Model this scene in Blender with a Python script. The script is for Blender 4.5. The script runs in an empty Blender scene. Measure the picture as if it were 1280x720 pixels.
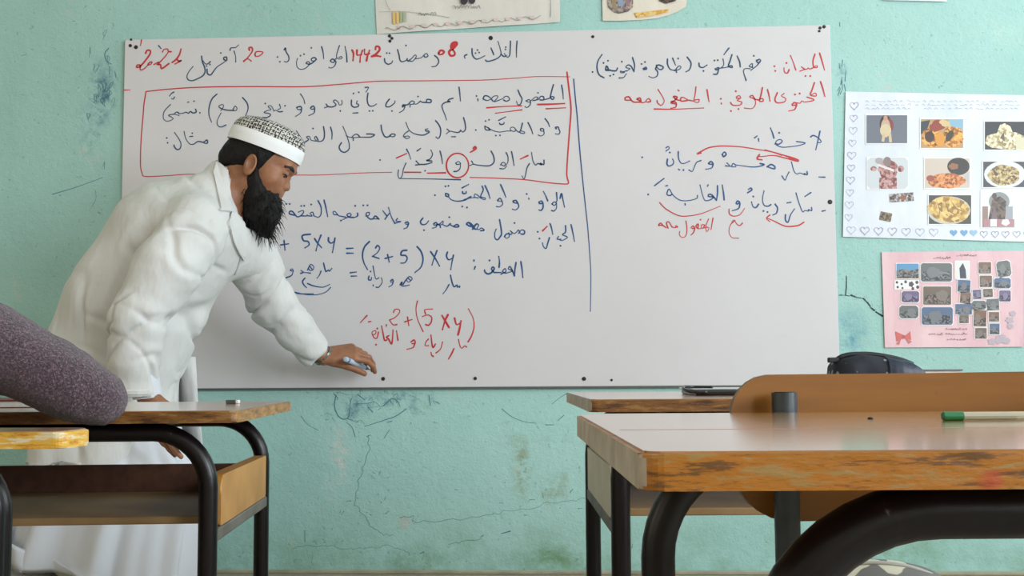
import bpy, bmesh, math, random
import numpy as np
from mathutils import Vector, Matrix, noise
from mathutils.bvhtree import BVHTree

random.seed(7)
rng = np.random.default_rng(7)
SC = bpy.context.scene
COL = SC.collection
R = math.radians

# ------------------------------------------------------------------ camera
F_PX = 1386.2
CAM_H = 0.655
PITCH, YAW, ROLL = 0.07672, 0.04845, -0.00614
_f = Vector((-math.sin(YAW) * math.cos(PITCH), math.cos(YAW) * math.cos(PITCH), math.sin(PITCH)))
_r0 = _f.cross(Vector((0, 0, 1))).normalized()
_u0 = _r0.cross(_f)
_r = _r0 * math.cos(ROLL) + _u0 * math.sin(ROLL)
_u = -_r0 * math.sin(ROLL) + _u0 * math.cos(ROLL)
CAM = Vector((0, 0, CAM_H))
cam_data = bpy.data.cameras.new('camera')
cam_data.sensor_width = 36.0
cam_data.lens = 36.0 * F_PX / 1280.0
cam_data.clip_start = 0.02
cam = bpy.data.objects.new('camera', cam_data)
COL.objects.link(cam)
cam.matrix_world = Matrix(((_r.x, _u.x, -_f.x, CAM.x), (_r.y, _u.y, -_f.y, CAM.y), (_r.z, _u.z, -_f.z, CAM.z), (0, 0, 0, 1)))
SC.camera = cam


def ray(px, py):
    return _r * ((px - 640) / F_PX) + _u * ((360 - py) / F_PX) + _f


def W(px, py, Y):
    """point of the room seen at pixel (px,py) on the plane y = Y"""
    d = ray(px, py)
    return CAM + d * (Y / d.y)


def WZ(px, py, z):
    d = ray(px, py)
    return CAM + d * ((z - CAM.z) / d.z)


# ------------------------------------------------------------------ exposure, world, light
SC.view_settings.view_transform = 'Standard'
SC.view_settings.look = 'None'
SC.view_settings.gamma = 1.0
SC.view_settings.use_curve_mapping = False
SC.view_settings.exposure = 0.0
SC.cycles.use_denoising = True
SC.cycles.max_bounces = 8
SC.cycles.diffuse_bounces = 5

world = bpy.data.worlds.new('daylight')
SC.world = world
world.use_nodes = True
world.node_tree.nodes['Background'].inputs[0].default_value = (0.75, 0.85, 1.0, 1)
world.node_tree.nodes['Background'].inputs[1].default_value = 1.0

ROOM_X0, ROOM_X1, ROOM_Y0, WALL_Y, ROOM_Z = -3.4, 3.0, -4.2, 3.690, 3.1


def area(name, loc, rot, sx, sy, power, color):
    l = bpy.data.lights.new(name, 'AREA')
    l.shape = 'RECTANGLE'
    l.size, l.size_y = sx, sy
    l.energy = power
    l.color = color
    o = bpy.data.objects.new(name, l)
    COL.objects.link(o)
    o.location = loc
    o.rotation_euler = rot
    return o


# daylight through the three right windows; warm fill added at two unseen left ones
WIN_R = [(-2.2, 1.3), (0.1, 1.3), (2.3, 1.3)]
WIN_L = [(-1.8, 1.3), (0.6, 1.3)]  # unseen left windows, put in to carry the fill light
WIN_Z0, WIN_Z1 = 0.95, 2.45
P_R = (80, 122, 44)
P_FILL_L = (10, 9)
for (wy, ww), p in zip(WIN_R, P_R):
    area('window_daylight', (ROOM_X1 - 0.02, wy, (WIN_Z0 + WIN_Z1) / 2), (0, R(90), 0), WIN_Z1 - WIN_Z0 - .1, ww - .1, p, (0.86, 0.95, 1.0))
for (wy, ww), p in zip(WIN_L, P_FILL_L):
    area('window_daylight', (ROOM_X0 + 0.02, wy, (WIN_Z0 + WIN_Z1) / 2), (0, R(-90), 0), WIN_Z1 - WIN_Z0 - .1, ww - .1, p, (1.0, 0.76, 0.50))  # warm fill lamps, added to tint and lift the left side


# ------------------------------------------------------------------ materials
def lin(c):
    return tuple(((v / 255) / 12.92 if v / 255 <= 0.04045 else ((v / 255 + 0.055) / 1.055) ** 2.4) for v in c)


class NT:
    def __init__(s, name):
        s.m = bpy.data.materials.new(name)
        s.m.use_nodes = True
        s.t = s.m.node_tree
        s.b = s.t.nodes['Principled BSDF']
        s.tc = None

    def n(s, typ, **kw):
        nd = s.t.nodes.new(typ)
        for k, v in kw.items():
            if k.startswith('i_'):
                nd.inputs[k[2:]].default_value = v
            else:
                setattr(nd, k, v)
        return nd

    def l(s, a, b):
        s.t.links.new(a, b)

    def coord(s, scale=(1, 1, 1), kind='Object', loc=(0, 0, 0)):
        tc = s.n('ShaderNodeTexCoord')
        mp = s.n('ShaderNodeMapping')
        mp.inputs['Scale'].default_value = scale
        mp.inputs['Location'].default_value = loc
        s.l(tc.outputs[kind], mp.inputs['Vector'])
        return mp.outputs['Vector']

    def noise(s, vec, scale, detail=4, rough=.55):
        nd = s.n('ShaderNodeTexNoise')
        nd.inputs['Scale'].default_value = scale
        nd.inputs['Detail'].default_value = detail
        nd.inputs['Roughness'].default_value = rough
        s.l(vec, nd.inputs['Vector'])
        return nd.outputs['Fac']

    def ramp(s, fac, stops):
        r = s.n('ShaderNodeValToRGB')
        e = r.color_ramp.elements
        while len(e) < len(stops):
            e.new(0.5)
        for el, (p, c) in zip(e, stops):
            el.position = p
            el.color = tuple(c) + (1,) if len(c) == 3 else c
        s.l(fac, r.inputs['Fac'])
        return r.outputs['Color']

    def mix(s, fac, a, b, mode='MIX'):
        m = s.n('ShaderNodeMix', data_type='RGBA', blend_type=mode)
        for sock, v in ((m.inputs[0], fac), (m.inputs[6], a), (m.inputs[7], b)):
            if hasattr(v, 'is_linked') or hasattr(v, 'links'):
                s.l(v, sock)
            elif isinstance(v, (int, float)):
                sock.default_value = v
            else:
                sock.default_value = tuple(v) + (1,) if len(v) == 3 else v
        return m.outputs[2]

    def math(s, op, a, b=None, c=None):
        m = s.n('ShaderNodeMath', operation=op)
        for i, v in enumerate((a, b, c)):
            if v is None:
                continue
            if isinstance(v, (int, float)):
                m.inputs[i].default_value = v
            else:
                s.l(v, m.inputs[i])
        return m.outputs[0]

    def bump(s, h, strength=.3, dist=.01):
        b = s.n('ShaderNodeBump')
        b.inputs['Strength'].default_value = strength
        b.inputs['Distance'].default_value = dist
        s.l(h, b.inputs['Height'])
        s.l(b.outputs['Normal'], s.b.inputs['Normal'])

    def color(s, c):
        if hasattr(c, 'links'):
            s.l(c, s.b.inputs['Base Color'])
        else:
            s.b.inputs['Base Color'].default_value = tuple(c) + (1,)

    def set(s, **kw):
        names = {'rough': 'Roughness', 'metal': 'Metallic', 'coat': 'Coat Weight', 'coatr': 'Coat Roughness', 'spec': 'Specular IOR Level',
                 'trans': 'Transmission Weight', 'ior': 'IOR', 'alpha': 'Alpha', 'sheen': 'Sheen Weight', 'sub': 'Subsurface Weight'}
        for k, v in kw.items():
            s.b.inputs[names[k]].default_value = v
        return s


def simple(name, c, rough=.5, c2=None, nscale=20, bump=0, bscale=60, bdist=.002, **kw):
    t = NT(name)
    v = t.coord()
    if c2 is not None:
        t.color(t.ramp(t.noise(v, nscale), [(.35, lin(c)), (.65, lin(c2))]))
    else:
        t.color(lin(c))
    t.set(rough=rough, **kw)
    if bump:
        t.bump(t.noise(v, bscale, 3), bump, bdist)
    return t.m


# ------------------------------------------------------------------ object helpers
def link(o, parent=None):
    COL.objects.link(o)
    if parent is not None:
        o.parent = parent
    return o


def tag(o, label=None, cat=None, group=None, kind=None):
    if label:
        o['label'] = label
    if cat:
        o['category'] = cat
    if group:
        o['group'] = group
    if kind:
        o['kind'] = kind
    return o


def empty(name, loc, rz=0.0):
    o = bpy.data.objects.new(name, None)
    COL.objects.link(o)
    o.location = loc
    o.rotation_euler = (0, 0, rz)
    o.empty_display_size = .1
    return o


def mesh_obj(name, verts, faces, mats, parent=None, smooth=False, mi=None, world=False, recalc=False):
    me = bpy.data.meshes.new(name)
    me.from_pydata([tuple(v) for v in verts], [], [tuple(f) for f in faces])
    if not isinstance(mats, (list, tuple)):
        mats = [mats]
    for m in mats:
        me.materials.append(m)
    if mi is not None:
        me.polygons.foreach_set('material_index', mi)
    if recalc:
        bm = bmesh.new()
        bm.from_mesh(me)
        bmesh.ops.recalc_face_normals(bm, faces=bm.faces)
        bm.to_mesh(me)
        bm.free()
    if smooth:
        me.polygons.foreach_set('use_smooth', [True] * len(me.polygons))
    me.update()
    o = bpy.data.objects.new(name, me)
    COL.objects.link(o)
    if parent is not None:
        o.parent = parent
        if world:
            o.matrix_parent_inverse = parent_matrix(parent).inverted()
    return o


def parent_matrix(p):
    m = p.matrix_basis.copy() if p.parent is None else parent_matrix(p.parent) @ p.matrix_parent_inverse @ p.matrix_basis
    return m


def bm_obj(name, bm, mats, parent=None, smooth=False, world=False, auto=None):
    me = bpy.data.meshes.new(name)
    bmesh.ops.recalc_face_normals(bm, faces=bm.faces)
    bm.to_mesh(me)
    bm.free()
    if not isinstance(mats, (list, tuple)):
        mats = [mats]
    for m in mats:
        me.materials.append(m)
    if smooth:
        me.polygons.foreach_set('use_smooth', [True] * len(me.polygons))
    if auto is not None:
        me.polygons.foreach_set('use_smooth', [True] * len(me.polygons))
        me.set_sharp_from_angle(angle=R(auto))
    o = bpy.data.objects.new(name, me)
    COL.objects.link(o)
    if parent is not None:
        o.parent = parent
        if world:
            o.matrix_parent_inverse = parent_matrix(parent).inverted()
    return o


def b_box(bm, x0, x1, y0, y1, z0, z1, bevel=0.0, seg=2):
    r = bmesh.ops.create_cube(bm, size=1.0)
    vs = r['verts']
    for v in vs:
        v.co = Vector(((x0 + x1) / 2 + v.co.x * (x1 - x0), (y0 + y1) / 2 + v.co.y * (y1 - y0), (z0 + z1) / 2 + v.co.z * (z1 - z0)))
    if bevel:
        es = list({e for v in vs for e in v.link_edges})
        bmesh.ops.bevel(bm, geom=es, offset=bevel, segments=seg, affect='EDGES', profile=.5)


def rounded_rect(w, h, radii, seg=8, cx=0, cy=0):
    """outline (ccw) of a rectangle, radii = (bl, br, tr, tl)"""
    pts = []
    corners = [(-w / 2, -h / 2, 180), (w / 2, -h / 2, 270), (w / 2, h / 2, 0), (-w / 2, h / 2, 90)]
    for (x, y, a0), r in zip(corners, radii):
        sx, sy = (1 if x < 0 else -1), (1 if y < 0 else -1)
        ox, oy = x + sx * r, y + sy * r
        for i in range(seg + 1):
            a = R(a0 + 90 * i / seg)
            pts.append((cx + ox + r * math.cos(a), cy + oy + r * math.sin(a)))
    return pts


def prism(bm, pts, fn, d0, d1, bevel=0.0, seg=2):
    """extrude outline pts; fn(u,v,d)->co"""
    a = [bm.verts.new(fn(u, v, d0)) for u, v in pts]
    b = [bm.verts.new(fn(u, v, d1)) for u, v in pts]
    f0 = bm.faces.new(a[::-1])
    f1 = bm.faces.new(b)
    n = len(pts)
    for i in range(n):
        j = (i + 1) % n
        bm.faces.new((a[i], a[j], b[j], b[i]))
    if bevel:
        es = list(set(f0.edges) | set(f1.edges))
        bmesh.ops.bevel(bm, geom=es, offset=bevel, segments=seg, affect='EDGES', profile=.5)


def catmull(pts, per=6):
    pts = [Vector(p) for p in pts]
    if len(pts) < 3:
        return pts
    out = []
    P = [pts[0] * 2 - pts[1]] + pts + [pts[-1] * 2 - pts[-2]]
    for i in range(1, len(P) - 2):
        p0, p1, p2, p3 = P[i - 1], P[i], P[i + 1], P[i + 2]
        for k in range(per):
            t = k / per
            out.append(.5 * ((2 * p1) + (p2 - p0) * t + (2 * p0 - 5 * p1 + 4 * p2 - p3) * t * t + (3 * p1 - p0 - 3 * p2 + p3) * t ** 3))
    out.append(pts[-1])
    return out


def tube(bm, path, radius, seg=14, caps=True):
    path = [Vector(p) for p in path]
    rings = []
    up = None
    n = len(path)
    for i, p in enumerate(path):
        t = (path[min(i + 1, n - 1)] - path[max(i - 1, 0)]).normalized()
        if up is None:
            up = t.orthogonal().normalized()
        up = (up - t * up.dot(t)).normalized()
        s = t.cross(up)
        rr = radius[i] if isinstance(radius, (list, tuple)) else radius
        rings.append([bm.verts.new(p + up * (rr * math.cos(2 * math.pi * k / seg)) + s * (rr * math.sin(2 * math.pi * k / seg))) for k in range(seg)])
    for a, b in zip(rings, rings[1:]):
        for k in range(seg):
            j = (k + 1) % seg
            bm.faces.new((a[k], a[j], b[j], b[k]))
    if caps:
        bm.faces.new(rings[0][::-1])
        bm.faces.new(rings[-1])


def lathe(bm, prof, seg=24, origin=(0, 0, 0), axis=None):
    """prof list of (r,z); closed at ends"""
    M = Matrix.Identity(3)
    if axis is not None:
        M = Vector(axis).to_track_quat('Z', 'Y').to_matrix()
    o = Vector(origin)
    rings = []
    for r, z in prof:
        rings.append([bm.verts.new(o + M @ Vector((r * math.cos(2 * math.pi * k / seg), r * math.sin(2 * math.pi * k / seg), z))) for k in range(seg)])
    for a, b in zip(rings, rings[1:]):
        for k in range(seg):
            j = (k + 1) % seg
            bm.faces.new((a[k], a[j], b[j], b[k]))
    bm.faces.new(rings[0][::-1])
    bm.faces.new(rings[-1])


def copy_tree(o, parent=None):
    c = o.copy()
    COL.objects.link(c)
    if parent is not None:
        c.parent = parent
        c.matrix_parent_inverse = o.matrix_parent_inverse.copy()
    for ch in list(o.children):
        copy_tree(ch, c)
    return c


# ------------------------------------------------------------------ smooth solids on a grid
class Field:
    def __init__(s, lo, hi, h):
        s.lo = np.array(lo, float)
        s.h = h
        s.n = np.ceil((np.array(hi, float) - s.lo) / h).astype(int) + 1
        s.F = np.full(s.n, 10.0, np.float32)

    def sl(s, lo, hi):
        a = np.clip(np.floor((np.array(lo) - s.lo) / s.h).astype(int), 0, s.n - 1)
        b = np.clip(np.ceil((np.array(hi) - s.lo) / s.h).astype(int) + 1, 1, s.n)
        ax = [(s.lo[i] + s.h * np.arange(a[i], b[i])).astype(np.float32) for i in range(3)]
        X, Y, Z = np.meshgrid(*ax, indexing='ij', sparse=True)
        return (slice(a[0], b[0]), slice(a[1], b[1]), slice(a[2], b[2])), X, Y, Z

    def put(s, lo, hi, fn, k, op='add'):
        m = k + 3 * s.h
        S, X, Y, Z = s.sl(np.array(lo) - m, np.array(hi) + m)
        if 0 in s.F[S].shape:
            return
        d = fn(X, Y, Z).astype(np.float32)
        a = s.F[S]
        if op == 'sub':
            d = -d
            if k > 0:
                hh = np.maximum(k - np.abs(a - d), 0) / k
                s.F[S] = np.maximum(a, d) + hh * hh * k * .25
            else:
                s.F[S] = np.maximum(a, d)
        else:
            if k > 0:
                hh = np.maximum(k - np.abs(a - d), 0) / k
                s.F[S] = np.minimum(a, d) - hh * hh * k * .25
            else:
                s.F[S] = np.minimum(a, d)

    def cone(s, a, b, r1, r2, k=.02, op='add', flat=None):
        a = np.array(a, float)
        b = np.array(b, float)
        ab = b - a
        L2 = max(float(ab @ ab), 1e-9)
        rm = max(r1, r2)

        def fn(X, Y, Z):
            t = np.clip(((X - a[0]) * ab[0] + (Y - a[1]) * ab[1] + (Z - a[2]) * ab[2]) / L2, 0, 1)
            dx, dy, dz = X - a[0] - t * ab[0], Y - a[1] - t * ab[1], Z - a[2] - t * ab[2]
            return np.sqrt(dx * dx + dy * dy + dz * dz) - (r1 + (r2 - r1) * t)
        s.put(np.minimum(a, b) - rm, np.maximum(a, b) + rm, fn, k, op)

    def chain(s, pts, rs, k=.02):
        for i in range(len(pts) - 1):
            s.cone(pts[i], pts[i + 1], rs[i], rs[i + 1], k)

    def ell(s, c, r, M=None, k=.02, op='add'):
        """ellipsoid, columns of M = local axes in world"""
        c = np.array(c, float)
        r = np.array(r, float)
        A = np.eye(3) if M is None else np.array(M)
        ext = np.abs(A) @ r

        def fn(X, Y, Z):
            dx, dy, dz = X - c[0], Y - c[1], Z - c[2]
            q = [dx * A[0, i] + dy * A[1, i] + dz * A[2, i] for i in range(3)]
            k0 = np.sqrt(sum((q[i] / r[i]) ** 2 for i in range(3)))
            k1 = np.sqrt(sum((q[i] / r[i] ** 2) ** 2 for i in range(3)))
            return k0 * (k0 - 1) / np.maximum(k1, 1e-6)
        s.put(c - ext, c + ext, fn, k, op)

    def cut_below(s, z):
        Z = s.lo[2] + s.h * np.arange(s.n[2])
        s.F = np.maximum(s.F, (z - Z)[None, None, :].astype(np.float32))

    def mesh(s):
        F = s.F
        S = F < 0
        c = np.zeros(np.array(F.shape) - 1, np.uint8)
        for i in (0, 1):
            for j in (0, 1):
                for k in (0, 1):
                    c += S[i:F.shape[0] - 1 + i, j:F.shape[1] - 1 + j, k:F.shape[2] - 1 + k]
        act = np.argwhere((c > 0) & (c < 8))
        idx = np.full(c.shape, -1, np.int32)
        idx[act[:, 0], act[:, 1], act[:, 2]] = np.arange(len(act))
        pos = np.zeros((len(act), 3))
        cnt = np.zeros(len(act))
        corners = [(i, j, k) for i in (0, 1) for j in (0, 1) for k in (0, 1)]
        V = {cr: F[act[:, 0] + cr[0], act[:, 1] + cr[1], act[:, 2] + cr[2]].astype(float) for cr in corners}
        for cr in corners:
            for ax in range(3):
                if cr[ax] == 0:
                    o = list(cr)
                    o[ax] = 1
                    va, vb = V[cr], V[tuple(o)]
                    m = (va < 0) != (vb < 0)
                    t = np.where(m, va / np.where(m, va - vb, 1), 0)
                    p = np.array(cr, float)[None, :].repeat(len(act), 0)
                    p[:, ax] = t
                    pos[m] += p[m]
                    cnt[m] += 1
        v = s.lo + s.h * (act + pos / cnt[:, None])
        faces = []
        for ax in range(3):
            o1, o2 = (ax + 1) % 3, (ax + 2) % 3
            sl0 = [slice(None)] * 3
            sl1 = [slice(None)] * 3
            sl0[ax] = slice(0, -1)
            sl1[ax] = slice(1, None)
            a, b = S[tuple(sl0)], S[tuple(sl1)]
            e = np.argwhere(a != b)
            e = e[(e[:, o1] > 0) & (e[:, o2] > 0) & (e[:, o1] < c.shape[o1]) & (e[:, o2] < c.shape[o2])]
            ins = a[e[:, 0], e[:, 1], e[:, 2]]
            q = []
            for d1, d2 in ((-1, -1), (0, -1), (0, 0), (-1, 0)):
                ee = e.copy()
                ee[:, o1] += d1
                ee[:, o2] += d2
                q.append(idx[ee[:, 0], ee[:, 1], ee[:, 2]])
            q = np.stack(q, 1)
            q[~ins] = q[~ins][:, ::-1]
            faces.append(q)
        f = np.concatenate(faces)
        f = f[(f >= 0).all(1)]
        return v, f


def fast_mesh(name, v, f, mats, parent=None, smooth=True, world=True):
    me = bpy.data.meshes.new(name)
    n, m = len(v), len(f)
    me.vertices.add(n)
    me.vertices.foreach_set('co', np.asarray(v, np.float32).ravel())
    me.loops.add(m * 4)
    me.loops.foreach_set('vertex_index', np.asarray(f, np.int32).ravel())
    me.polygons.add(m)
    me.polygons.foreach_set('loop_start', np.arange(0, m * 4, 4, dtype=np.int32))
    me.polygons.foreach_set('use_smooth', np.ones(m, bool))
    if not isinstance(mats, (list, tuple)):
        mats = [mats]
    for mt in mats:
        me.materials.append(mt)
    me.update(calc_edges=True)
    me.validate()
    o = bpy.data.objects.new(name, me)
    COL.objects.link(o)
    if parent is not None:
        o.parent = parent
        if world:
            o.matrix_parent_inverse = parent_matrix(parent).inverted()
    return o


def relax(v, f, it=2, lam=.5):
    e = np.concatenate([f[:, [0, 1]], f[:, [1, 2]], f[:, [2, 3]], f[:, [3, 0]]])
    for _ in range(it):
        acc = np.zeros_like(v)
        cnt = np.zeros(len(v))
        np.add.at(acc, e[:, 0], v[e[:, 1]])
        np.add.at(acc, e[:, 1], v[e[:, 0]])
        np.add.at(cnt, e[:, 0], 1)
        np.add.at(cnt, e[:, 1], 1)
        v = v + lam * (acc / np.maximum(cnt, 1)[:, None] - v)
    return v


def vnormals(v, f):
    n = np.cross(v[f[:, 2]] - v[f[:, 0]], v[f[:, 3]] - v[f[:, 1]])
    acc = np.zeros_like(v)
    for i in range(4):
        np.add.at(acc, f[:, i], n)
    return acc / np.maximum(np.linalg.norm(acc, axis=1), 1e-12)[:, None]

# ------------------------------------------------------------------ room shell
def wall_material(name, seed=0.0, marks=False):
    t = NT(name)
    v = t.coord()
    base = t.ramp(t.noise(v, 1.3, 6, .6), [(.30, lin((158, 199, 193))), (.5, lin((167, 208, 203))), (.72, lin((175, 215, 211)))])
    # fine speckle and grime
    sp = t.noise(v, 38, 5, .65)
    base = t.mix(t.ramp(sp, [(.60, (0, 0, 0)), (.80, (.5, .5, .5))]), base, lin((178, 220, 210)))
    d2 = t.noise(t.coord(loc=(3, 1, 7)), 60, 3, .6)
    base = t.mix(t.math('MULTIPLY', t.ramp(d2, [(.66, (0, 0, 0)), (.72, (1, 1, 1))]), .45), base, lin((92, 140, 136)))
    pk = t.math('MULTIPLY', t.ramp(t.noise(t.coord(loc=(9, 4, 2)), 5.5, 8, .72), [(.62, (0, 0, 0)), (.68, (1, 1, 1))]), .45)
    base = t.mix(pk, base, lin((196, 204, 196)))
    if marks:
        def stain(cx, cz, rx, rz, col, amt, nsc=14, th=.42):
            nonlocal base
            mp = t.n('ShaderNodeMapping')
            tc = t.n('ShaderNodeTexCoord')
            mp.inputs['Location'].default_value = (-cx / rx, 0, -cz / rz)
            mp.inputs['Scale'].default_value = (1 / rx, 0, 1 / rz)
            t.l(tc.outputs['Object'], mp.inputs['Vector'])
            ln = t.n('ShaderNodeVectorMath', operation='LENGTH')
            t.l(mp.outputs['Vector'], ln.inputs[0])
            m = t.math('SUBTRACT', 1.0, ln.outputs['Value'])
            m = t.math('MAXIMUM', m, 0.0)
            nn = t.ramp(t.noise(t.coord(loc=(cx * 3, cz, 1)), nsc, 7, .7), [(th, (0, 0, 0)), (th + .2, (1, 1, 1))])
            m = t.math('MULTIPLY', t.math('MULTIPLY', m, nn), amt)
            m = t.math('MINIMUM', m, .9)
            base = t.mix(m, base, lin(col))
        for (px, py, rx, ry, col, amt, nsc, th) in STAINS:
            c = W(px, py, WALL_Y)
            k = WALL_Y / F_PX
            stain(c.x, c.z, rx * k, ry * k, col, amt, nsc, th)
        # damp, greenish band at the foot of the wall
        sx = t.n('ShaderNodeSeparateXYZ')
        tc = t.n('ShaderNodeTexCoord')
        t.l(tc.outputs['Object'], sx.inputs[0])
        band = t.ramp(sx.outputs['Z'], [(.0, (1, 1, 1)), (.22, (0, 0, 0))])
        bn = t.ramp(t.noise(t.coord(loc=(5, 5, 5)), 7, 7, .7), [(.42, (0, 0, 0)), (.66, (1, 1, 1))])
        base = t.mix(t.math('MULTIPLY', t.math('MULTIPLY', band, bn), .6), base, lin((112, 150, 118)))
    t.color(base)
    t.set(rough=.55, spec=.35)
    h = t.math('ADD', t.math('MULTIPLY', t.noise(v, 30, 6, .7), .8), t.math('MULTIPLY', t.noise(v, 140, 3, .6), .3))
    t.bump(h, .62, .007)
    return t.m


BLUE_ST = (62, 112, 138)
STAINS = [(127, 120, 22, 55, BLUE_ST, 1.3, 34, .45), (116, 160, 24, 50, BLUE_ST, .6, 40, .48), (130, 100, 14, 22, BLUE_ST, .7, 22, .4), (440, 505, 60, 26, (52, 108, 132), .9, 22, .5),
          (500, 500, 60, 28, (52, 108, 132), .9, 20, .5), (1052, 95, 9, 40, (60, 118, 140), 1.3, 16, .45), (1062, 420, 30, 45, (70, 140, 168), .9, 12, .45),
          (652, 585, 16, 48, (140, 150, 116), 1.1, 24, .42), (705, 608, 9, 24, (140, 150, 116), 1.0, 24, .42), (690, 612, 24, 26, (140, 152, 122), .8, 30, .46), (640, 550, 30, 12, (132, 140, 104), .8, 9, .45),
          (605, 590, 12, 22, (132, 140, 104), .7, 9, .45), (695, 555, 26, 16, (128, 140, 112), .7, 12, .45),
          (425, 575, 22, 50, (206, 208, 204), 1.4, 26, .46), (412, 625, 14, 40, (206, 208, 204), .8, 30, .5), (505, 653, 12, 12, (200, 190, 186), 1.3, 40, .42),
          (690, 700, 60, 22, (104, 142, 92), 1.0, 10, .42), (520, 700, 60, 20, (98, 140, 108), 1.0, 10, .42), (1120, 690, 80, 28, (110, 148, 104), .8, 10, .42),
          (1250, 40, 60, 30, (196, 220, 208), .5, 12, .45)]

m_wall = wall_material('turquoise painted plaster', marks=True)
m_wall2 = simple('cream painted side walls', (206, 196, 176), .7, (214, 205, 186), 3, bump=.1)
m_ceil = simple('whitewashed ceiling', (226, 226, 220), .8, bump=.1)
t = NT('worn terrazzo floor')
v = t.coord()
c = t.ramp(t.noise(v, 3, 6, .6), [(.3, lin((140, 130, 112))), (.7, lin((168, 158, 140)))])
vo = t.n('ShaderNodeTexVoronoi')
vo.inputs['Scale'].default_value = 90
t.l(v, vo.inputs['Vector'])
c = t.mix(t.ramp(vo.outputs['Distance'], [(.12, (1, 1, 1)), (.2, (0, 0, 0))]), c, lin((96, 88, 78)))
t.color(c)
t.set(rough=.45)
m_floor = t.m


def struct(name, bm, m):
    o = bm_obj(name, bm, m)
    o['kind'] = 'structure'
    return o


T = .12
bm = bmesh.new(); b_box(bm, ROOM_X0 - T, ROOM_X1 + T, ROOM_Y0 - T, WALL_Y + T, -T, 0); struct('floor', bm, m_floor)
bm = bmesh.new(); b_box(bm, ROOM_X0 - T, ROOM_X1 + T, ROOM_Y0 - T, WALL_Y + T, ROOM_Z, ROOM_Z + T); struct('ceiling', bm, m_ceil)
bm = bmesh.new(); b_box(bm, ROOM_X0 - T, ROOM_X1 + T, WALL_Y, WALL_Y + T, 0, ROOM_Z)
wall_front = struct('wall_front', bm, m_wall)
bm = bmesh.new(); b_box(bm, ROOM_X0 - T, ROOM_X1 + T, ROOM_Y0 - T, ROOM_Y0, 0, ROOM_Z); struct('wall_back', bm, m_wall2)


def side_wall(name, x0, x1, wins):
    bm = bmesh.new()
    y = ROOM_Y0
    for wy, ww in wins:
        b_box(bm, x0, x1, y, wy - ww / 2, 0, ROOM_Z)
        b_box(bm, x0, x1, wy - ww / 2, wy + ww / 2, 0, WIN_Z0)
        b_box(bm, x0, x1, wy - ww / 2, wy + ww / 2, WIN_Z1, ROOM_Z)
        y = wy + ww / 2
    b_box(bm, x0, x1, y, WALL_Y, 0, ROOM_Z)
    return struct(name, bm, m_wall2)


side_wall('wall_right', ROOM_X1, ROOM_X1 + T, WIN_R)
side_wall('wall_left', ROOM_X0 - T, ROOM_X0, WIN_L)
m_wframe = simple('cream painted window frame', (214, 208, 190), .45)
t = NT('window glass'); t.color((.9, .95, .95)); t.set(rough=.02, trans=1.0, ior=1.45); m_glass = t.m
wn = 0
for xs, wins in ((ROOM_X1 + .05, WIN_R), (ROOM_X0 - .05, WIN_L)):
    for wy, ww in wins:
        wn += 1
        bm = bmesh.new()
        y0, y1, fw = wy - ww / 2, wy + ww / 2, .05
        b_box(bm, xs - .02, xs + .02, y0, y0 + fw, WIN_Z0, WIN_Z1)
        b_box(bm, xs - .02, xs + .02, y1 - fw, y1, WIN_Z0, WIN_Z1)
        b_box(bm, xs - .02, xs + .02, wy - fw / 2, wy + fw / 2, WIN_Z0 + fw, WIN_Z1 - fw)
        b_box(bm, xs - .02, xs + .02, y0 + fw, y1 - fw, WIN_Z0, WIN_Z0 + fw)
        b_box(bm, xs - .02, xs + .02, y0 + fw, y1 - fw, WIN_Z1 - fw, WIN_Z1)
        w = struct('window_%d' % wn, bm, m_wframe)
        bm = bmesh.new(); b_box(bm, xs - .003, xs + .003, y0 + fw, y1 - fw, WIN_Z0 + fw, WIN_Z1 - fw)
        bm_obj('pane', bm, m_glass, w)

# low cement skirting along the front wall
m_skirt = simple('cement skirting', (176, 170, 150), .7, (150, 146, 126), 12, bump=.3)
bm = bmesh.new(); b_box(bm, ROOM_X0, ROOM_X1, WALL_Y - .012, WALL_Y, 0, .012, .003); struct('baseboard_front', bm, m_skirt)


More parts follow.
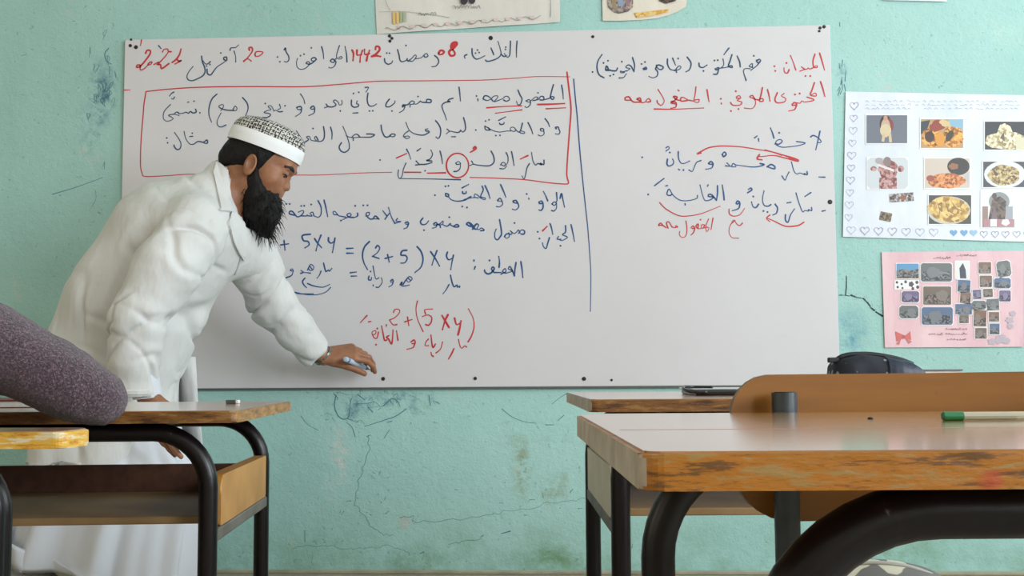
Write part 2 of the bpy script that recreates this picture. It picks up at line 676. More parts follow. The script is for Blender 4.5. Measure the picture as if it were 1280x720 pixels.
# ------------------------------------------------------------------ flat strokes (ink, pencil, cracks) lying on a plane y = const
class Ink:
    def __init__(s, Y):
        s.Y = Y
        s.v, s.f = [], []
        s.k = 0

    def stroke(s, pts, w, smooth=True):
        """pts in photo pixels, w in pixels"""
        eps = (s.k % 7) * 2.5e-5
        s.k += 1
        Y = s.Y - eps
        hw = w * .5 * s.Y / F_PX
        P = [W(x, y, Y) for x, y in pts]
        P = [Vector((p.x, p.z)) for p in P]
        if len(P) == 1:
            s.disc(P[0], hw, Y)
            return
        if smooth and len(P) > 2:
            P = [Vector((q.x, q.y)) for q in catmull([Vector((p.x, p.y, 0)) for p in P], 5)]
        Q = [P[0]]
        for p in P[1:]:
            if (p - Q[-1]).length > 1e-5:
                Q.append(p)
        P = Q
        if len(P) < 2:
            s.disc(P[0], hw, Y)
            return
        b = len(s.v)
        n = len(P)
        for i, p in enumerate(P):
            d = (P[min(i + 1, n - 1)] - P[max(i - 1, 0)])
            if d.length < 1e-9:
                d = Vector((1, 0))
            d.normalize()
            nr = Vector((-d.y, d.x))
            u = i / (n - 1)
            ww = hw * (.86 + .22 * math.sin(u * 3.1 + s.k))
            s.v.append((p.x + nr.x * ww, Y, p.y + nr.y * ww))
            s.v.append((p.x - nr.x * ww, Y, p.y - nr.y * ww))
        for i in range(n - 1):
            s.f.append((b + 2 * i, b + 2 * i + 2, b + 2 * i + 3, b + 2 * i + 1))
        s.disc(P[0], hw * .9, Y - 1e-5)
        s.disc(P[-1], hw * .9, Y - 1e-5)

    def disc(s, c, r, Y, n=8):
        b = len(s.v)
        for k in range(n):
            a = 2 * math.pi * k / n
            s.v.append((c.x + r * math.cos(a), Y, c.y + r * math.sin(a)))
        s.f.append(tuple(range(b, b + n)))

    def build(s, name, mat, parent):
        me_v, me_f = s.v, s.f
        o = mesh_obj(name, me_v, me_f, mat, parent, world=True)
        # face the room
        me = o.data
        bm = bmesh.new(); bm.from_mesh(me)
        for f in bm.faces:
            f.normal_update()
            if f.normal.y > 0:
                f.normal_flip()
        bm.to_mesh(me); bm.free()
        return o


def parse(txt):
    out = []
    for s in txt.split(';'):
        s = s.strip()
        if s:
            out.append([tuple(float(q) for q in p.split(',')) for p in s.split()])
    return out


# ------------------------------------------------------------------ whiteboard
BX0, BX1, BZ0, BZ1 = -1.5089, 0.8911, 0.6103, 1.8097
BY = 3.6763
t = NT('white enamel board')
v = t.coord()
c = t.ramp(t.noise(v, 1.5, 4), [(.3, lin((213, 209, 213))), (.7, lin((220, 216, 221)))])
sm = t.ramp(t.noise(t.coord((1, 1, 3)), 6, 6, .65), [(.58, (0, 0, 0)), (.8, (1, 1, 1))])
c = t.mix(t.math('MULTIPLY', sm, .12), c, lin((168, 176, 190)))
t.color(c)
t.set(rough=.36, spec=.4)
t.bump(t.noise(t.coord((1, 1, 1)), 2.2, 2), .02, .02)
m_board = t.m
m_shade_backing = simple('dark board shadow gap and backing', (84, 92, 92), .5)
m_screw = simple('blackened screw head', (52, 50, 50), .5, metal=.5)
bm = bmesh.new(); b_box(bm, BX0, BX1, BY, BY + .009, BZ0, BZ1, .0015, 1)
board = bm_obj('whiteboard', bm, m_board)
tag(board, 'wide frameless whiteboard covered in blue and red Arabic handwriting on the green wall', 'whiteboard')
bm = bmesh.new(); b_box(bm, BX0 + .002, BX1 - .002, BY + .001, BY + .0125, BZ0 - .006, BZ0 - .0002)  # dark strip that paints the shadow gap below the board
tag(bm_obj('bottom_shadow', bm, m_shade_backing, board), 'thin dark strip standing for the shadow gap under the bottom edge')
bm = bmesh.new(); b_box(bm, BX0 + .3, BX1 - .3, BY + .009, WALL_Y - .0005, BZ0 + .2, BZ1 - .2)
bm_obj('backing', bm, m_shade_backing, board)
for (px, py, r) in ((163, 57, 2.2), (170, 59, 2.6), (164, 49.5, 1.6), (487, 45, 2.2), (490, 48, 2.0), (487.5, 51.5, 2.0), (613.5, 47.5, 2.8), (741, 46, 2.0),
                    (1025, 35, 2.0), (1024, 39, 1.6), (1030, 33.5, 2.2), (1037.5, 252.5, 2.9), (730, 473.5, 2.6), (764.5, 475, 1.5), (479, 473.5, 2.5),
                    (594, 473, 2.2), (157, 251, 1.6), (163, 252, 1.8), (621, 79.5, 0.01)):
    if r < .1:
        continue
    bm = bmesh.new()
    rr = r * BY / F_PX
    lathe(bm, [(rr, 0), (rr, .0012), (rr * .75, .0024), (rr * .3, .0026)], 12, W(px, py, BY), (0, -1, 0))
    bm_obj('screw', bm, m_screw, board, smooth=False, world=True)

m_blue = simple('blue marker ink', (34, 80, 134), .45)
m_navy = simple('dark blue marker ink', (46, 76, 110), .45)
m_red = simple('red marker ink', (196, 50, 58), .45)

# ------------------------------------------------------------------ handwriting on the board
# each entry: tile origin in the photo (8 px of tile per photo px) and its pen strokes
def words(strokes, gx=5.0, gy=9.0):
    """pen strokes that lie close together make one word"""
    bb = []
    for pts, w in strokes:
        xs, ys = [p[0] for p in pts], [p[1] for p in pts]
        bb.append([min(xs), max(xs), min(ys), max(ys), [(pts, w)]])
    merged = True
    while merged:
        merged = False
        for i in range(len(bb)):
            for j in range(i + 1, len(bb)):
                a, b = bb[i], bb[j]
                if max(a[0], b[0]) - min(a[1], b[1]) < gx and max(a[2], b[2]) - min(a[3], b[3]) < gy:
                    bb[i] = [min(a[0], b[0]), max(a[1], b[1]), min(a[2], b[2]), max(a[3], b[3]), a[4] + b[4]]
                    bb.pop(j)
                    merged = True
                    break
            if merged:
                break
    return [b[4] for b in bb]


def write(parts, label, default_w=1.75):
    for col, items in parts.items():
        strokes = []
        for it in items:
            (ox, oy), txt = it[0], it[1]
            w = it[2] if len(it) > 2 else default_w
            for s in parse(txt):
                pts = [(ox + x / 8, oy + y / 8) for x, y in s]
                strokes.append((pts, w * 1.35 if len(pts) == 1 else w))
        line = bpy.data.objects.new('handwriting', None)
        link(line, board)
        line['label'] = {'b': 'blue', 'n': 'dark blue', 'r': 'red'}[col] + ' handwritten ' + label
        for grp in words(strokes):
            ink = Ink(BY - .0004)
            for pts, w in grp:
                ink.stroke(pts, w)
            ink.build('word', {'b': m_blue, 'n': m_navy, 'r': m_red}[col], line)


A, B, C, D, E_ = (160, 40), (300, 40), (420, 40), (520, 40), (580, 90)
F6, K, J = (440, 90), (320, 90), (170, 90)
F2, G, H, I = (580, 145), (440, 145), (340, 145), (160, 145)
L, MM, O, N = (580, 215), (440, 215), (330, 235), (580, 290)
P, Q, RR = (440, 295), (320, 290), (440, 370)
S, TT, U, V, X, Y_ = (900, 60), (820, 60), (730, 60), (900, 150), (790, 220), (900, 220)
W9 = (790, 160)

write({'n': [
    (A, '735,240 745,300 765,350 770,400 745,440 690,470 640,487 600,475 590,440 610,395 650,345; 825,295 795,320 770,315 752,290; 785,340; 820,325; '
        '985,265 985,250 960,255 960,275 985,285 990,260; 988,282 950,310 890,350 850,400 825,430 795,415 790,370; 928,210; 1060,190 1075,240 1077,300; 1020,185 1030,160 1075,155 1105,130; 305,135 330,165'),
    (B, '375,250; 398,297; 440,180 455,160 460,195 485,240 488,280 465,300 445,295; 765,275 745,255 715,268 720,288 750,290; 762,275 720,312 690,322 660,312 680,297 697,308 690,330 650,365 600,372 570,345 565,300 575,265; '
        '605,237; 640,222; 713,158; 815,145 830,200 837,265; 905,285 925,270 945,285 935,305 905,295 905,285; 945,285 960,300 945,340 915,360 890,355; 995,135 975,195 965,245 985,270 1020,262 1015,245 990,255; 965,260 945,285; 1050,145 1065,220 1070,300'),
    (C, '485,265 490,300 520,322 555,310 565,290; 508,210; 535,212; 615,175 630,230 640,280 660,297 700,285 712,265; 712,265 715,290 750,290; 715,290 750,270 790,230 802,248 770,290 740,292; 800,268 850,258 885,225 905,215 920,240 890,252 880,235; 700,135; 985,235 1015,260 1027,300 1000,340 960,348'),
    (D, '510,225 485,240 490,262; 560,165 565,230 600,270 640,262 688,238; 595,212; 632,205; 615,180; 750,160 765,195 778,228; 820,95 840,160 850,220 820,260 760,285 710,293 695,280; 850,222 880,245 905,235; 945,90 942,180 935,235 915,252 895,235 885,215; 895,175; 897,152; 1010,90 1005,170 1005,250')],
    'r': [
    (A, '175,215 190,185 220,185 222,215 190,265 145,320 110,350 85,352 95,330 125,335 120,370 135,380 165,365 200,330; 200,325 215,305 240,300 225,325 200,330; 260,325 285,310 310,300 290,325; '
        '345,200 360,175 395,170 405,195 432,197; 405,195 380,235 340,280 300,325 325,325 330,360 350,360 410,315; 530,170 515,225 480,275 440,305; 490,270 505,290 535,285 470,320; 1215,185 1210,160 1235,155 1245,185 1215,235 1160,295; 1155,292 1195,268 1232,290', 2.2),
    (A, '135,78 125,135'),
    (B, '150,225 160,200 200,195 230,205 200,235 160,245 150,225', 2.2),
    (C, '160,180 175,215 170,285; 210,180 212,230 255,225; 265,185 245,240 240,300; 285,175 290,225 335,215; 335,185 315,240 305,290; 395,175 400,145 430,150 435,180 400,220 355,245; 355,245 400,237 445,245; '
        '1025,215 1045,185 1080,195 1065,220 1030,225 1025,210', 2.7),
    (C, '1150,150 1165,115 1200,105 1205,125 1170,165 1140,185 1130,210 1150,238 1185,230 1185,200 1155,165; 1165,150 1200,118', 3.4)]},
    'date line along the top of the board')

write({'n': [
    (E_, '125,240; 138,268 140,288; 190,270 205,240 235,240 265,260 290,288; 190,270 230,285 262,275; 290,292 275,270 300,242 338,240 330,265 300,297 350,282; 350,282 390,265 410,245 440,245 455,275 425,292 395,280; '
         '540,180 560,230 580,270 565,320 540,328 525,295; 620,290 650,275 665,295 640,300 620,288; 665,292 660,330 630,355 610,345; 665,290 690,270 715,250 742,257 720,280 690,285; 720,280 750,272 765,245 795,248 795,278 760,280; 790,280 850,265; '
         '895,125 875,195 865,250 885,275 902,255 880,245 850,265; 740,208; 975,130 988,200 993,268'),
    (F6, '375,270 345,310 340,345 380,345 425,310 430,290; 400,390; 530,330 510,330 505,350 530,335 515,380 475,405; 530,330 560,325 595,290 625,300 610,320 580,325; 580,322 580,350; 610,320 650,318 685,290; 685,290 700,302 745,305; 745,300 750,275 790,280 785,305 745,305; 660,245; 1070,150 1078,220 1085,290; 1012,262 970,275 960,295 985,295 930,305 900,335 910,380 930,430 945,478'),
    (K, '290,338; 235,325 245,360 222,375; 265,395 230,398 200,382 180,390; 180,390 152,340 120,345 150,375 110,387 80,405 130,415 145,432 110,455 60,455; 92,315; 405,355 445,345 455,370 420,375 405,355; 455,370 445,410 395,445; 445,220 475,265 488,315; 545,360 570,340 587,365 555,372 545,360; 587,365 580,410 530,435; '
        '700,320 715,345 685,358; 715,345 760,350 800,330 775,295 790,280 820,300 835,330 860,320 858,285; 843,390; 955,280 955,330 980,352 1020,345 1025,325 1005,315 1012,290; 975,215; 1028,203; 970,410 1020,408; 1120,210 1112,280 1130,335 1170,340 1205,320; 1090,155 1125,155 1100,200; 1135,390; 1168,388'),
    (J, '595,370 602,400 570,410 545,395 525,412 500,402 470,412 430,417; 430,415 410,400 385,420 430,435; 385,422 350,425 325,435 362,455 370,470 330,490 290,485 272,450 285,390 345,325; 355,265 372,272 385,250; 335,240 355,215 380,200; 515,302 528,300; 580,292; 638,408; 810,220 760,270 732,350 730,430 755,500; '
        '970,375 990,342 1010,360 1000,385 970,382; 975,385 900,380 842,360 830,340 865,325 875,345 850,385; 850,410 815,480 815,530 850,550 900,530; 1065,255 1110,310 1120,370 1095,440')]},
    'first line inside the red box')

write({'n': [
    (F2, '925,130 915,115 940,110 948,130 960,160 945,182 915,178; 810,25 840,65 855,105; 765,140 770,125 795,130 795,150 770,150 765,140; 797,145 800,180 770,200 742,190; 640,65 670,125 688,178; 585,70 570,130 560,165 600,175 605,160 575,150; '
         '560,165 530,150 500,115 470,115 465,140 500,155 520,140; 465,150 430,150 400,155 350,160 290,145 225,110 210,100 215,135 260,140 240,115; 318,195; 360,193; 355,70 365,85 395,80 402,65; 345,45 415,10; 215,50; 250,38; 118,140'),
    (G, '1115,15 1130,70 1135,130 1110,160 1085,140; 1085,150 1060,165 1020,160 980,152 945,178; 950,130 978,155; 995,207 1035,207; 835,45 870,90 887,140 880,200 860,225 840,210; 768,150 742,150 735,135 757,128; 775,160 720,190 650,185 600,165 565,130 540,65; 565,150 530,175 515,205 560,200 577,215 545,225 515,205; '
        '290,90 300,150 330,207 370,205 400,180 432,187 420,205 390,205 380,190'),
    (H, '945,180 985,180 1025,188 990,210 920,212 880,212; 880,212 855,185 830,185 800,215 880,212; 812,215 812,245; 800,215 760,207 745,195; 710,105 745,190 770,270 770,330 730,362 690,350 672,310 695,265; 585,110 600,170 598,230; 515,105 525,180 515,235 480,255 440,250; 462,245 440,205 425,222 445,248; 410,125; '
        '430,250 390,240 375,205 345,210 365,235 330,262; 245,150 290,220 320,270 315,330 290,355'),
    (I, '760,260 790,240 795,270 765,272 755,262; 760,265 700,255 660,280 620,280 580,230 560,155; 618,205 648,202; 642,172; 465,165 510,230 530,280 520,325 490,335 465,310 460,290; 388,220; 396,268'),
    (F2, '800,440 797,485 762,472 775,488 740,475 715,490 690,450 675,365; 655,475 630,520 615,590 600,630 580,600; 475,355 490,430 500,495; 420,365 440,410 435,470 400,500; 365,490 385,465 410,470 405,500 375,490; 425,500 400,527 358,525; 270,350 295,400 300,460 260,495 200,498 130,490 95,482 60,495; 75,450 97,485'),
    (G, '880,350 895,410 905,475; 790,340 805,385 780,430 745,445 800,450; 800,465 740,482 680,485 635,490; 640,450 668,478; 545,330 570,380 587,430; 650,350 685,325; 540,470 515,530 500,600 475,625 460,590 465,540; 280,440; 730,548; 475,625 800,630 1085,637; 1040,470 1065,455 1085,475 1050,485 1038,472; 1085,475 1080,525 1050,552 1018,555'),
    ]}, 'second and third lines inside the red box')

# the red frame round the definition, its underlines and accents
ink = Ink(BY - .0003)
ink.stroke([(182.5, 114.4), (210, 111.5), (240, 109.5), (275, 108.5), (320, 108.2), (380, 108.4), (420, 105.8), (460, 102.4), (480, 101.3), (530, 101), (600, 100.2), (640, 98), (672, 95.7), (712, 96)], 1.5)
ink.stroke([(182.5, 114.4), (180, 130), (178.8, 145), (176.3, 176), (175.6, 205), (177.5, 216), (182, 220.6), (210, 219.5), (241, 217.7), (300, 219), (370, 218.8), (402, 218.7), (450, 216.3), (489.4, 215.3)], 1.6)
ink.stroke([(505.6, 215.3), (526, 215.4)], 2.2)
ink.stroke([(534.5, 216.4), (557, 216)], 2.2)
ink.stroke([(588, 221.8), (617, 222.6), (655, 224.5), (682, 228), (704, 230), (710.5, 229), (709, 222), (708.5, 213), (711, 175), (713, 150), (713.7, 140), (713.4, 130), (711, 110), (708.7, 90)], 2.0)
cx, cy = 440 + 1055 / 8, 145 + 495 / 8
ink.stroke([(cx + 13.9 * math.cos(a), cy + 15.2 * math.sin(a)) for a in [R(-60 + 15 * i) for i in range(25)]], 2.0)
for s, w in (('735,325 870,322 1005,315', 2.3), ('820,368 1015,358', 1.8), ('228,358 400,345 575,338', 2.2), ('315,412 450,395 580,378', 1.9)):
    for q in parse(s):
        ink.stroke([(580 + x / 8, 90 + y / 8) for x, y in q], w)
for s, w in (('565,430 640,395', 2.2), ('65,362 95,345 120,325 110,308 92,325', 2.4)):
    for q in parse(s):
        ink.stroke([(580 + x / 8, 145 + y / 8) for x, y in q], w)
ink.stroke([(495.6, 197.5), (508, 192)], 2.0)
ink.stroke([(155, 112.6), (162.6, 112.4)], 1.5)
o = ink.build('handwriting', m_red, board)
o['label'] = 'hand-drawn red frame with red circle and underlines'
ink = Ink(BY - .0003)
ink.stroke([(717, 98.7), (719, 121), (721.5, 146), (724.5, 185), (728, 222), (731.5, 255), (734.5, 283), (737, 315), (738.6, 345), (738, 389)], 1.6)
o = ink.build('handwriting', m_blue, board)
o['label'] = 'blue upright dividing line'

write({'b': [
    (L, '960,265 975,215 990,280 1005,350; 925,205 930,280 920,300; 880,320 900,300 922,310 905,335 880,320; 925,310 925,360 900,390 875,385; 795,195 820,245 838,290; 750,300 775,290 787,310 755,315 750,300; 790,310 790,355 770,385 750,378; 627,220; 647,262 649,272; '
        '490,290 520,285 532,310 495,305 490,290; 535,305 548,345 520,378 485,372; 365,125 395,190 418,250; 335,285 360,262 377,290 340,290; 380,290 385,325 355,348 325,345; 210,135 240,200 260,262; 180,140 192,180 165,250 205,275 212,260 175,250; 165,260 140,235 110,220 105,250 142,260; 105,255 60,260 0,278'),
    (MM, '940,240 935,215 965,225 962,245 937,240; 965,250 1000,280 1060,292 1130,280 1165,258 1190,245; 1105,195 1110,215 1140,212 1142,195; 1100,160 1165,125; 935,143; 965,138; 1103,345; 1150,355; 830,232')]},
    'line below the red box', 1.9)

write({'b': [
    (L, '1070,525 1085,590 1105,693; 1015,535 1015,600 985,627 1035,652 980,685 945,672; 860,515 875,560 887,622; 738,598; 355,475 370,560 375,620 360,650 335,678 310,660 308,610 322,572; 25,515 50,505 85,530 110,565; 25,520 60,545 88,537; 110,570 90,555 120,520 147,530 125,570 110,572; 125,570 150,575 175,560 202,582 165,587; 505,510'),
    (N, '945,45 930,72 968,72; 965,138; 855,55 835,120 820,165 795,145 785,110; 755,65; 405,45 425,20 450,22 450,50 425,62 405,48; 445,10 470,25 480,5 460,-15 500,15 525,0 545,-20 560,10; 545,12 575,-20 605,-10 600,20 570,20'),
    (MM, '710,460 685,495 700,525 740,520 765,490; 720,582; 815,520 840,505 852,525 820,532; 850,525 840,550 805,562; 850,525 880,517 910,490 907,520 875,530 850,525; 878,528 885,555; 905,525 950,542 985,515; 985,530 1030,550 1068,545 1050,525 1020,540; 973,452; 1145,520 1160,505 1190,530 1210,560; 1145,525 1175,540 1195,535; 1205,575 1245,520 1265,530; '
        '530,510 555,500 567,520 540,522; 565,520 550,555 520,568; 455,465 440,490 490,495 430,512; 365,355 395,450 430,515; 310,390 350,440; 372,415 330,472; 270,472 235,440 217,465 265,470; 215,467 180,470 145,435 145,410 175,405 167,435 140,440; 113,333; 155,333'),
    (O, '935,250 935,280 900,295; 900,295 850,290 830,268 855,252 872,272 840,292 790,315; 820,292 770,282 745,275 710,235 690,240 700,265 738,268; 912,178; 770,325; 600,120 620,200 637,285; 540,125 570,190 570,260 545,292 500,280; 500,280 487,242 460,255 482,280 430,277; 432,270 425,280 370,278; 345,240 385,225 397,240 370,275 330,287 290,240 262,232 255,258 310,272; 372,180; 402,178; 472,165; 223,160; 257,160; 145,115 165,180 185,248')],
    'r': [(L, '785,590 830,545', 2.2)]},
    'grammar line across the middle of the board', 1.9)

write({'b': [
    (N, '568,295 580,370 588,455; 520,305 510,370 505,440; 505,440 490,400 460,345 445,370 485,390 420,412; 420,412 385,397 410,365 418,395 370,422; 370,405 300,405; 348,245 355,300 350,355; 300,405 275,370 290,350 302,370 270,410 235,418 210,400 205,380; 255,285; 100,280 99,292; 113,345 103,372'),
    (P, '175,55 125,110 105,190 120,270 155,335; 235,120 255,95 277,120 255,165 205,205; 205,202 270,225; 330,225 405,205; 355,185 372,260; 550,142 502,150 490,190 535,195 552,225 530,265 490,272; 650,105 690,155 710,230 690,310 630,365; 785,155 830,220 875,300; 850,145 820,225 800,290; 955,160 945,200 965,237 1000,225; 1015,190 1000,260 988,335'),
    (Q, '245,130 325,118; 280,85 290,180; 545,22 465,35 475,85 520,95 530,130 490,158; 585,65 615,110 655,155; 650,30 620,110 600,188; 725,55 725,90 750,112 780,95; 790,60 778,130 765,205; 905,165 970,162; 905,212 970,212; 130,75 147,75; 150,20 140,140')]},
    'sum with brackets in the middle of the board', 2.1)
write({'b': [
    (P, '170,400 165,435 190,440 195,415; 185,355; 210,300 225,380 240,430 268,418; 295,420 302,460 270,510 240,512; 210,488 212,500; 385,450 405,435 412,455 390,462; 412,455 400,490 370,508; 480,490 500,460 497,497 545,497 572,490; 510,485 540,440 575,405 602,430 565,462 545,440; 560,420 585,445; 985,390 1000,460 1020,507 1050,490 1055,512 1080,500 1075,515; 970,485 940,540 910,578'),
    (Q, '940,408 1003,400; 950,442 1005,440; 675,310 690,370 700,395 725,380 735,392 758,365; 650,390 635,430 612,462; 450,385 472,402 445,415; 470,405 510,407 545,412; 515,380 545,325 577,345 570,378 540,385 525,362; 540,345 560,372; 345,378 362,368 372,390 345,387; 372,392 355,435 300,458; 165,270 175,330 187,357 205,345 215,360 240,345; '
        '490,460 465,495 480,530 505,555; 515,515 580,540 670,552 735,525; 285,570 400,605 520,627 620,625 700,600 745,555; 260,520 300,545; 390,605 450,618 570,618')]},
    'small words under the sum', 1.8)
write({'r': [
    (RR, '150,195 85,265; 165,258 190,255; 415,165 430,135 470,135 475,165 430,215 375,240; 375,240 410,287 450,285; 525,260 600,235; 555,210 568,295; 655,50 640,130 655,230 710,355; 805,130 730,137 735,180; 705,205 760,190 797,215 790,265 765,292 735,285; 1165,130 1210,220 1220,310 1195,400 1160,460; 445,350 460,445; '
         '410,340 405,430 395,480 365,430 345,412 370,395; 350,440 325,440 310,370 295,300; 345,287 342,302; 265,360 250,420 220,415 200,365 235,345 237,375 210,390; 253,325; 240,487; 590,460 620,440 632,470 600,477; 630,470 610,515 550,533; 765,430 740,460 732,495 765,497; 790,390 800,480 812,515 835,480; 905,460 885,530 840,570; 790,565 797,592 815,605; 1065,435 1080,500 1100,522 1125,500 1147,510; 1020,525 995,580 965,630', 1.9),
    (RR, '900,195 935,255 970,315; 960,185 930,250 905,335; 1025,220 1045,285 1085,270; 1090,250 1075,330 1060,390', 2.6)]},
    'sum and words low on the board', 1.9)

write({'r': [
    (S, '995,50 1020,130 1045,220; 950,60 930,130 937,190 970,195 970,177 935,190; 937,195 900,210 880,200 870,212 850,213 800,232; 815,190 853,215; 705,75 735,150 758,220; 640,200 645,240 675,250 692,215; 665,150; 545,182; 553,230; 855,280; 903,280; '
        '1005,335 1030,410 1048,485; 945,345 920,420 905,470 960,480 955,450 910,470; 870,490 942,520 850,540 820,530 800,552 770,548; 720,567 745,545 767,565 725,577; 767,570 745,615 690,630; 750,465; 797,455; 640,455 615,480 657,505 640,540 570,547 550,510 575,445; 475,415 490,475 500,530; 425,395 410,470 395,530 432,530 425,505 390,517; '
        '390,520 350,510 325,475 298,490 345,512 355,560 320,605 245,600; 165,490 190,475 207,500 165,502; 205,502 172,525 217,540 200,570 130,572 105,545; 158,432; 110,630; 185,610; 8,508; 13,550 14,560'),
    (U, '1230,415 1240,480 1250,535; 1120,390 1110,470 1100,530 1140,545 1152,515 1110,520; 1100,532 1050,522; 1050,525 1000,497 972,497 970,530 1035,525; 970,527 920,512 895,485 932,490 910,520; 910,525 870,540 912,542 922,560 870,552; 925,562 915,592 870,602; 940,420 950,428; 740,415 775,470 802,530 775,572 740,555 730,525; '
        '620,527 645,505 667,532 635,542; 625,537 580,547 550,522 530,512 560,500 572,540; 560,542 490,537 450,490 415,495 415,520 475,522; 700,610 900,612 1195,600')],
    'n': [
    (S, '385,120 365,125 380,147 407,125 390,110; 405,130 370,175 310,222; 325,195 292,182 322,155 325,192; 300,207 250,207 235,235 250,290 262,325; 338,78; 172,80 195,135 203,190; 120,65 100,130 85,180 122,195 115,175 80,187'),
    (TT, '730,0 680,65; 670,110 677,165 655,197; 720,190 680,197 640,202 620,195; 590,207 615,200 627,215 595,217; 627,217 610,260 575,262; 585,125; 617,122; 430,150 435,185 470,195 510,170; 475,230; 310,90 350,150 335,215 300,238'),
    (U, '835,110 835,160 860,210 910,227; 885,100 915,170; 910,227 945,182 970,190 947,217 900,222; 925,220 925,245; 942,105; 715,205 740,170 792,190 770,217 735,200 722,172; 715,210 737,240 730,280 690,298 650,285; 590,207 620,190 627,212 597,217; 600,205 618,205; 575,160; 610,140; 485,95 505,170 500,237; 500,235 470,182 440,170 418,195 460,207 430,227; 430,227 390,237 365,230 370,247 402,245; 422,260 395,295 350,300; 378,137; '
        '335,200 320,227 280,227 250,217; 215,215 225,180 242,210 215,222 250,227; 195,150; 240,127; 262,278; 295,265; 180,65 140,130 130,200 150,265 200,298; 85,240')]},
    'heading at the top right of the board', 1.9)

write({'b': [
    (V, '1000,110 985,180 958,297; 905,170 930,155 970,170 1007,205 1005,225 977,225 982,195; 765,215 852,230 800,252 720,265 620,272 565,250; 550,240 570,205 605,195 622,215 590,242 555,237; 505,80 525,130 540,182; 592,128; 345,180 370,160; 385,185 388,212; 990,570 1050,572; 870,515 872,547 842,535 847,547 800,530 770,540 740,510 715,420; 690,520 665,570 650,602 620,560; '
        '470,470 510,445 547,465 545,488 500,477 475,468; 400,435 442,445 400,462 330,470 240,460 160,450; 160,452 130,435 120,467 157,467; 70,430 97,460 55,458; 97,462 120,462; 20,345 45,320 62,345 35,367 25,345'),
    (W9, '765,355 790,335 812,360 775,362 765,355; 812,365 795,400 740,412; 690,325 645,345 620,400 600,435 570,420; 575,330 530,352 490,350 465,300 463,235; 465,412 475,420; 515,420; 355,310 350,360 370,380 407,365 417,335 405,310; 378,245; 340,230 372,205 362,185 340,198; 102,293'),
    (X, '903,90 915,170 922,240; 855,95 855,170 845,245; 845,245 800,190 770,185 765,205 812,210 790,235 740,247 720,230 700,170 680,90; 762,88 755,102; 655,195 650,222 600,240 530,248 470,237 410,190 370,130 350,182 380,195 402,182; 530,275 532,290; 337,100 355,95; 225,97 320,25; 162,185; 1040,275 1055,250 1077,265 1050,282; 1080,275 1065,325 1005,347'),
    (Y_, '1020,352 1052,345; 915,315 917,347 882,335 887,352 850,345 825,357 790,270 760,170; 850,205 910,165; 745,330 705,390 680,462 655,440 655,385; 670,270 710,262; 550,280 575,320 565,370 530,390; 510,285 480,302 440,290 425,230 440,150; 435,350; 475,360; 315,260 330,305 360,315 387,280; 333,205; 275,168 317,140 308,120 285,135')],
    'r': [
    (W9, '655,255 690,235 760,200 850,183 950,180 1100,190 1280,218 1400,240 1500,275', 1.7), (W9, '655,258 690,250', 2.4),
    (V, '450,300 600,340 700,378 780,405; 390,365 420,365 540,355 650,380 770,412; 600,340 720,375 785,402', 2.0), (V, '700,385 780,408', 3.6), (V, '395,345 372,388 420,398', 2.2),
    (Y_, '840,462 780,495 680,505 620,490 540,450 470,420; 500,390 465,422 497,455', 1.8),
    (X, '970,330 975,380 1020,402 1080,385 1125,325; 275,265 340,330 450,390 540,402 680,380 800,335 880,303', 1.4),
    (X, '1105,470 1080,495 1050,482 1020,440 1000,462; 1030,445 985,490 970,560 1000,615 1065,622; 810,420 790,535; 765,430 740,500 747,557 770,520 740,510; 740,515 700,522 695,490 727,490 715,515; 700,522 660,527 640,500 662,480 660,520; 590,517 610,500 627,520 600,525; 630,520 615,565 590,590; 685,437; 540,450 550,530 540,595 505,615 475,590 478,555; '
        '455,512 420,517 400,505; 430,515 440,498 457,510; 400,512 370,460 345,470 362,522; 345,517 300,492 265,495 287,470 312,497', 1.6)]},
    'example sentences on the right of the board', 1.9)

# ------------------------------------------------------------------ scribbles, pencil lines and cracks on the wall paint
m_pencil = simple('pencil scribble', (78, 120, 138), .7)
m_crack = simple('hairline crack', (104, 146, 138), .8)
m_dash = simple('dark ink dashes', (40, 52, 74), .7)


def wall_ink(name, mat, strokes, label):
    ink = Ink(WALL_Y - .0006)
    for w, s in strokes:
        ink.stroke(s, w)
    o = ink.build(name, mat, wall_front)
    o['label'] = label
    return o


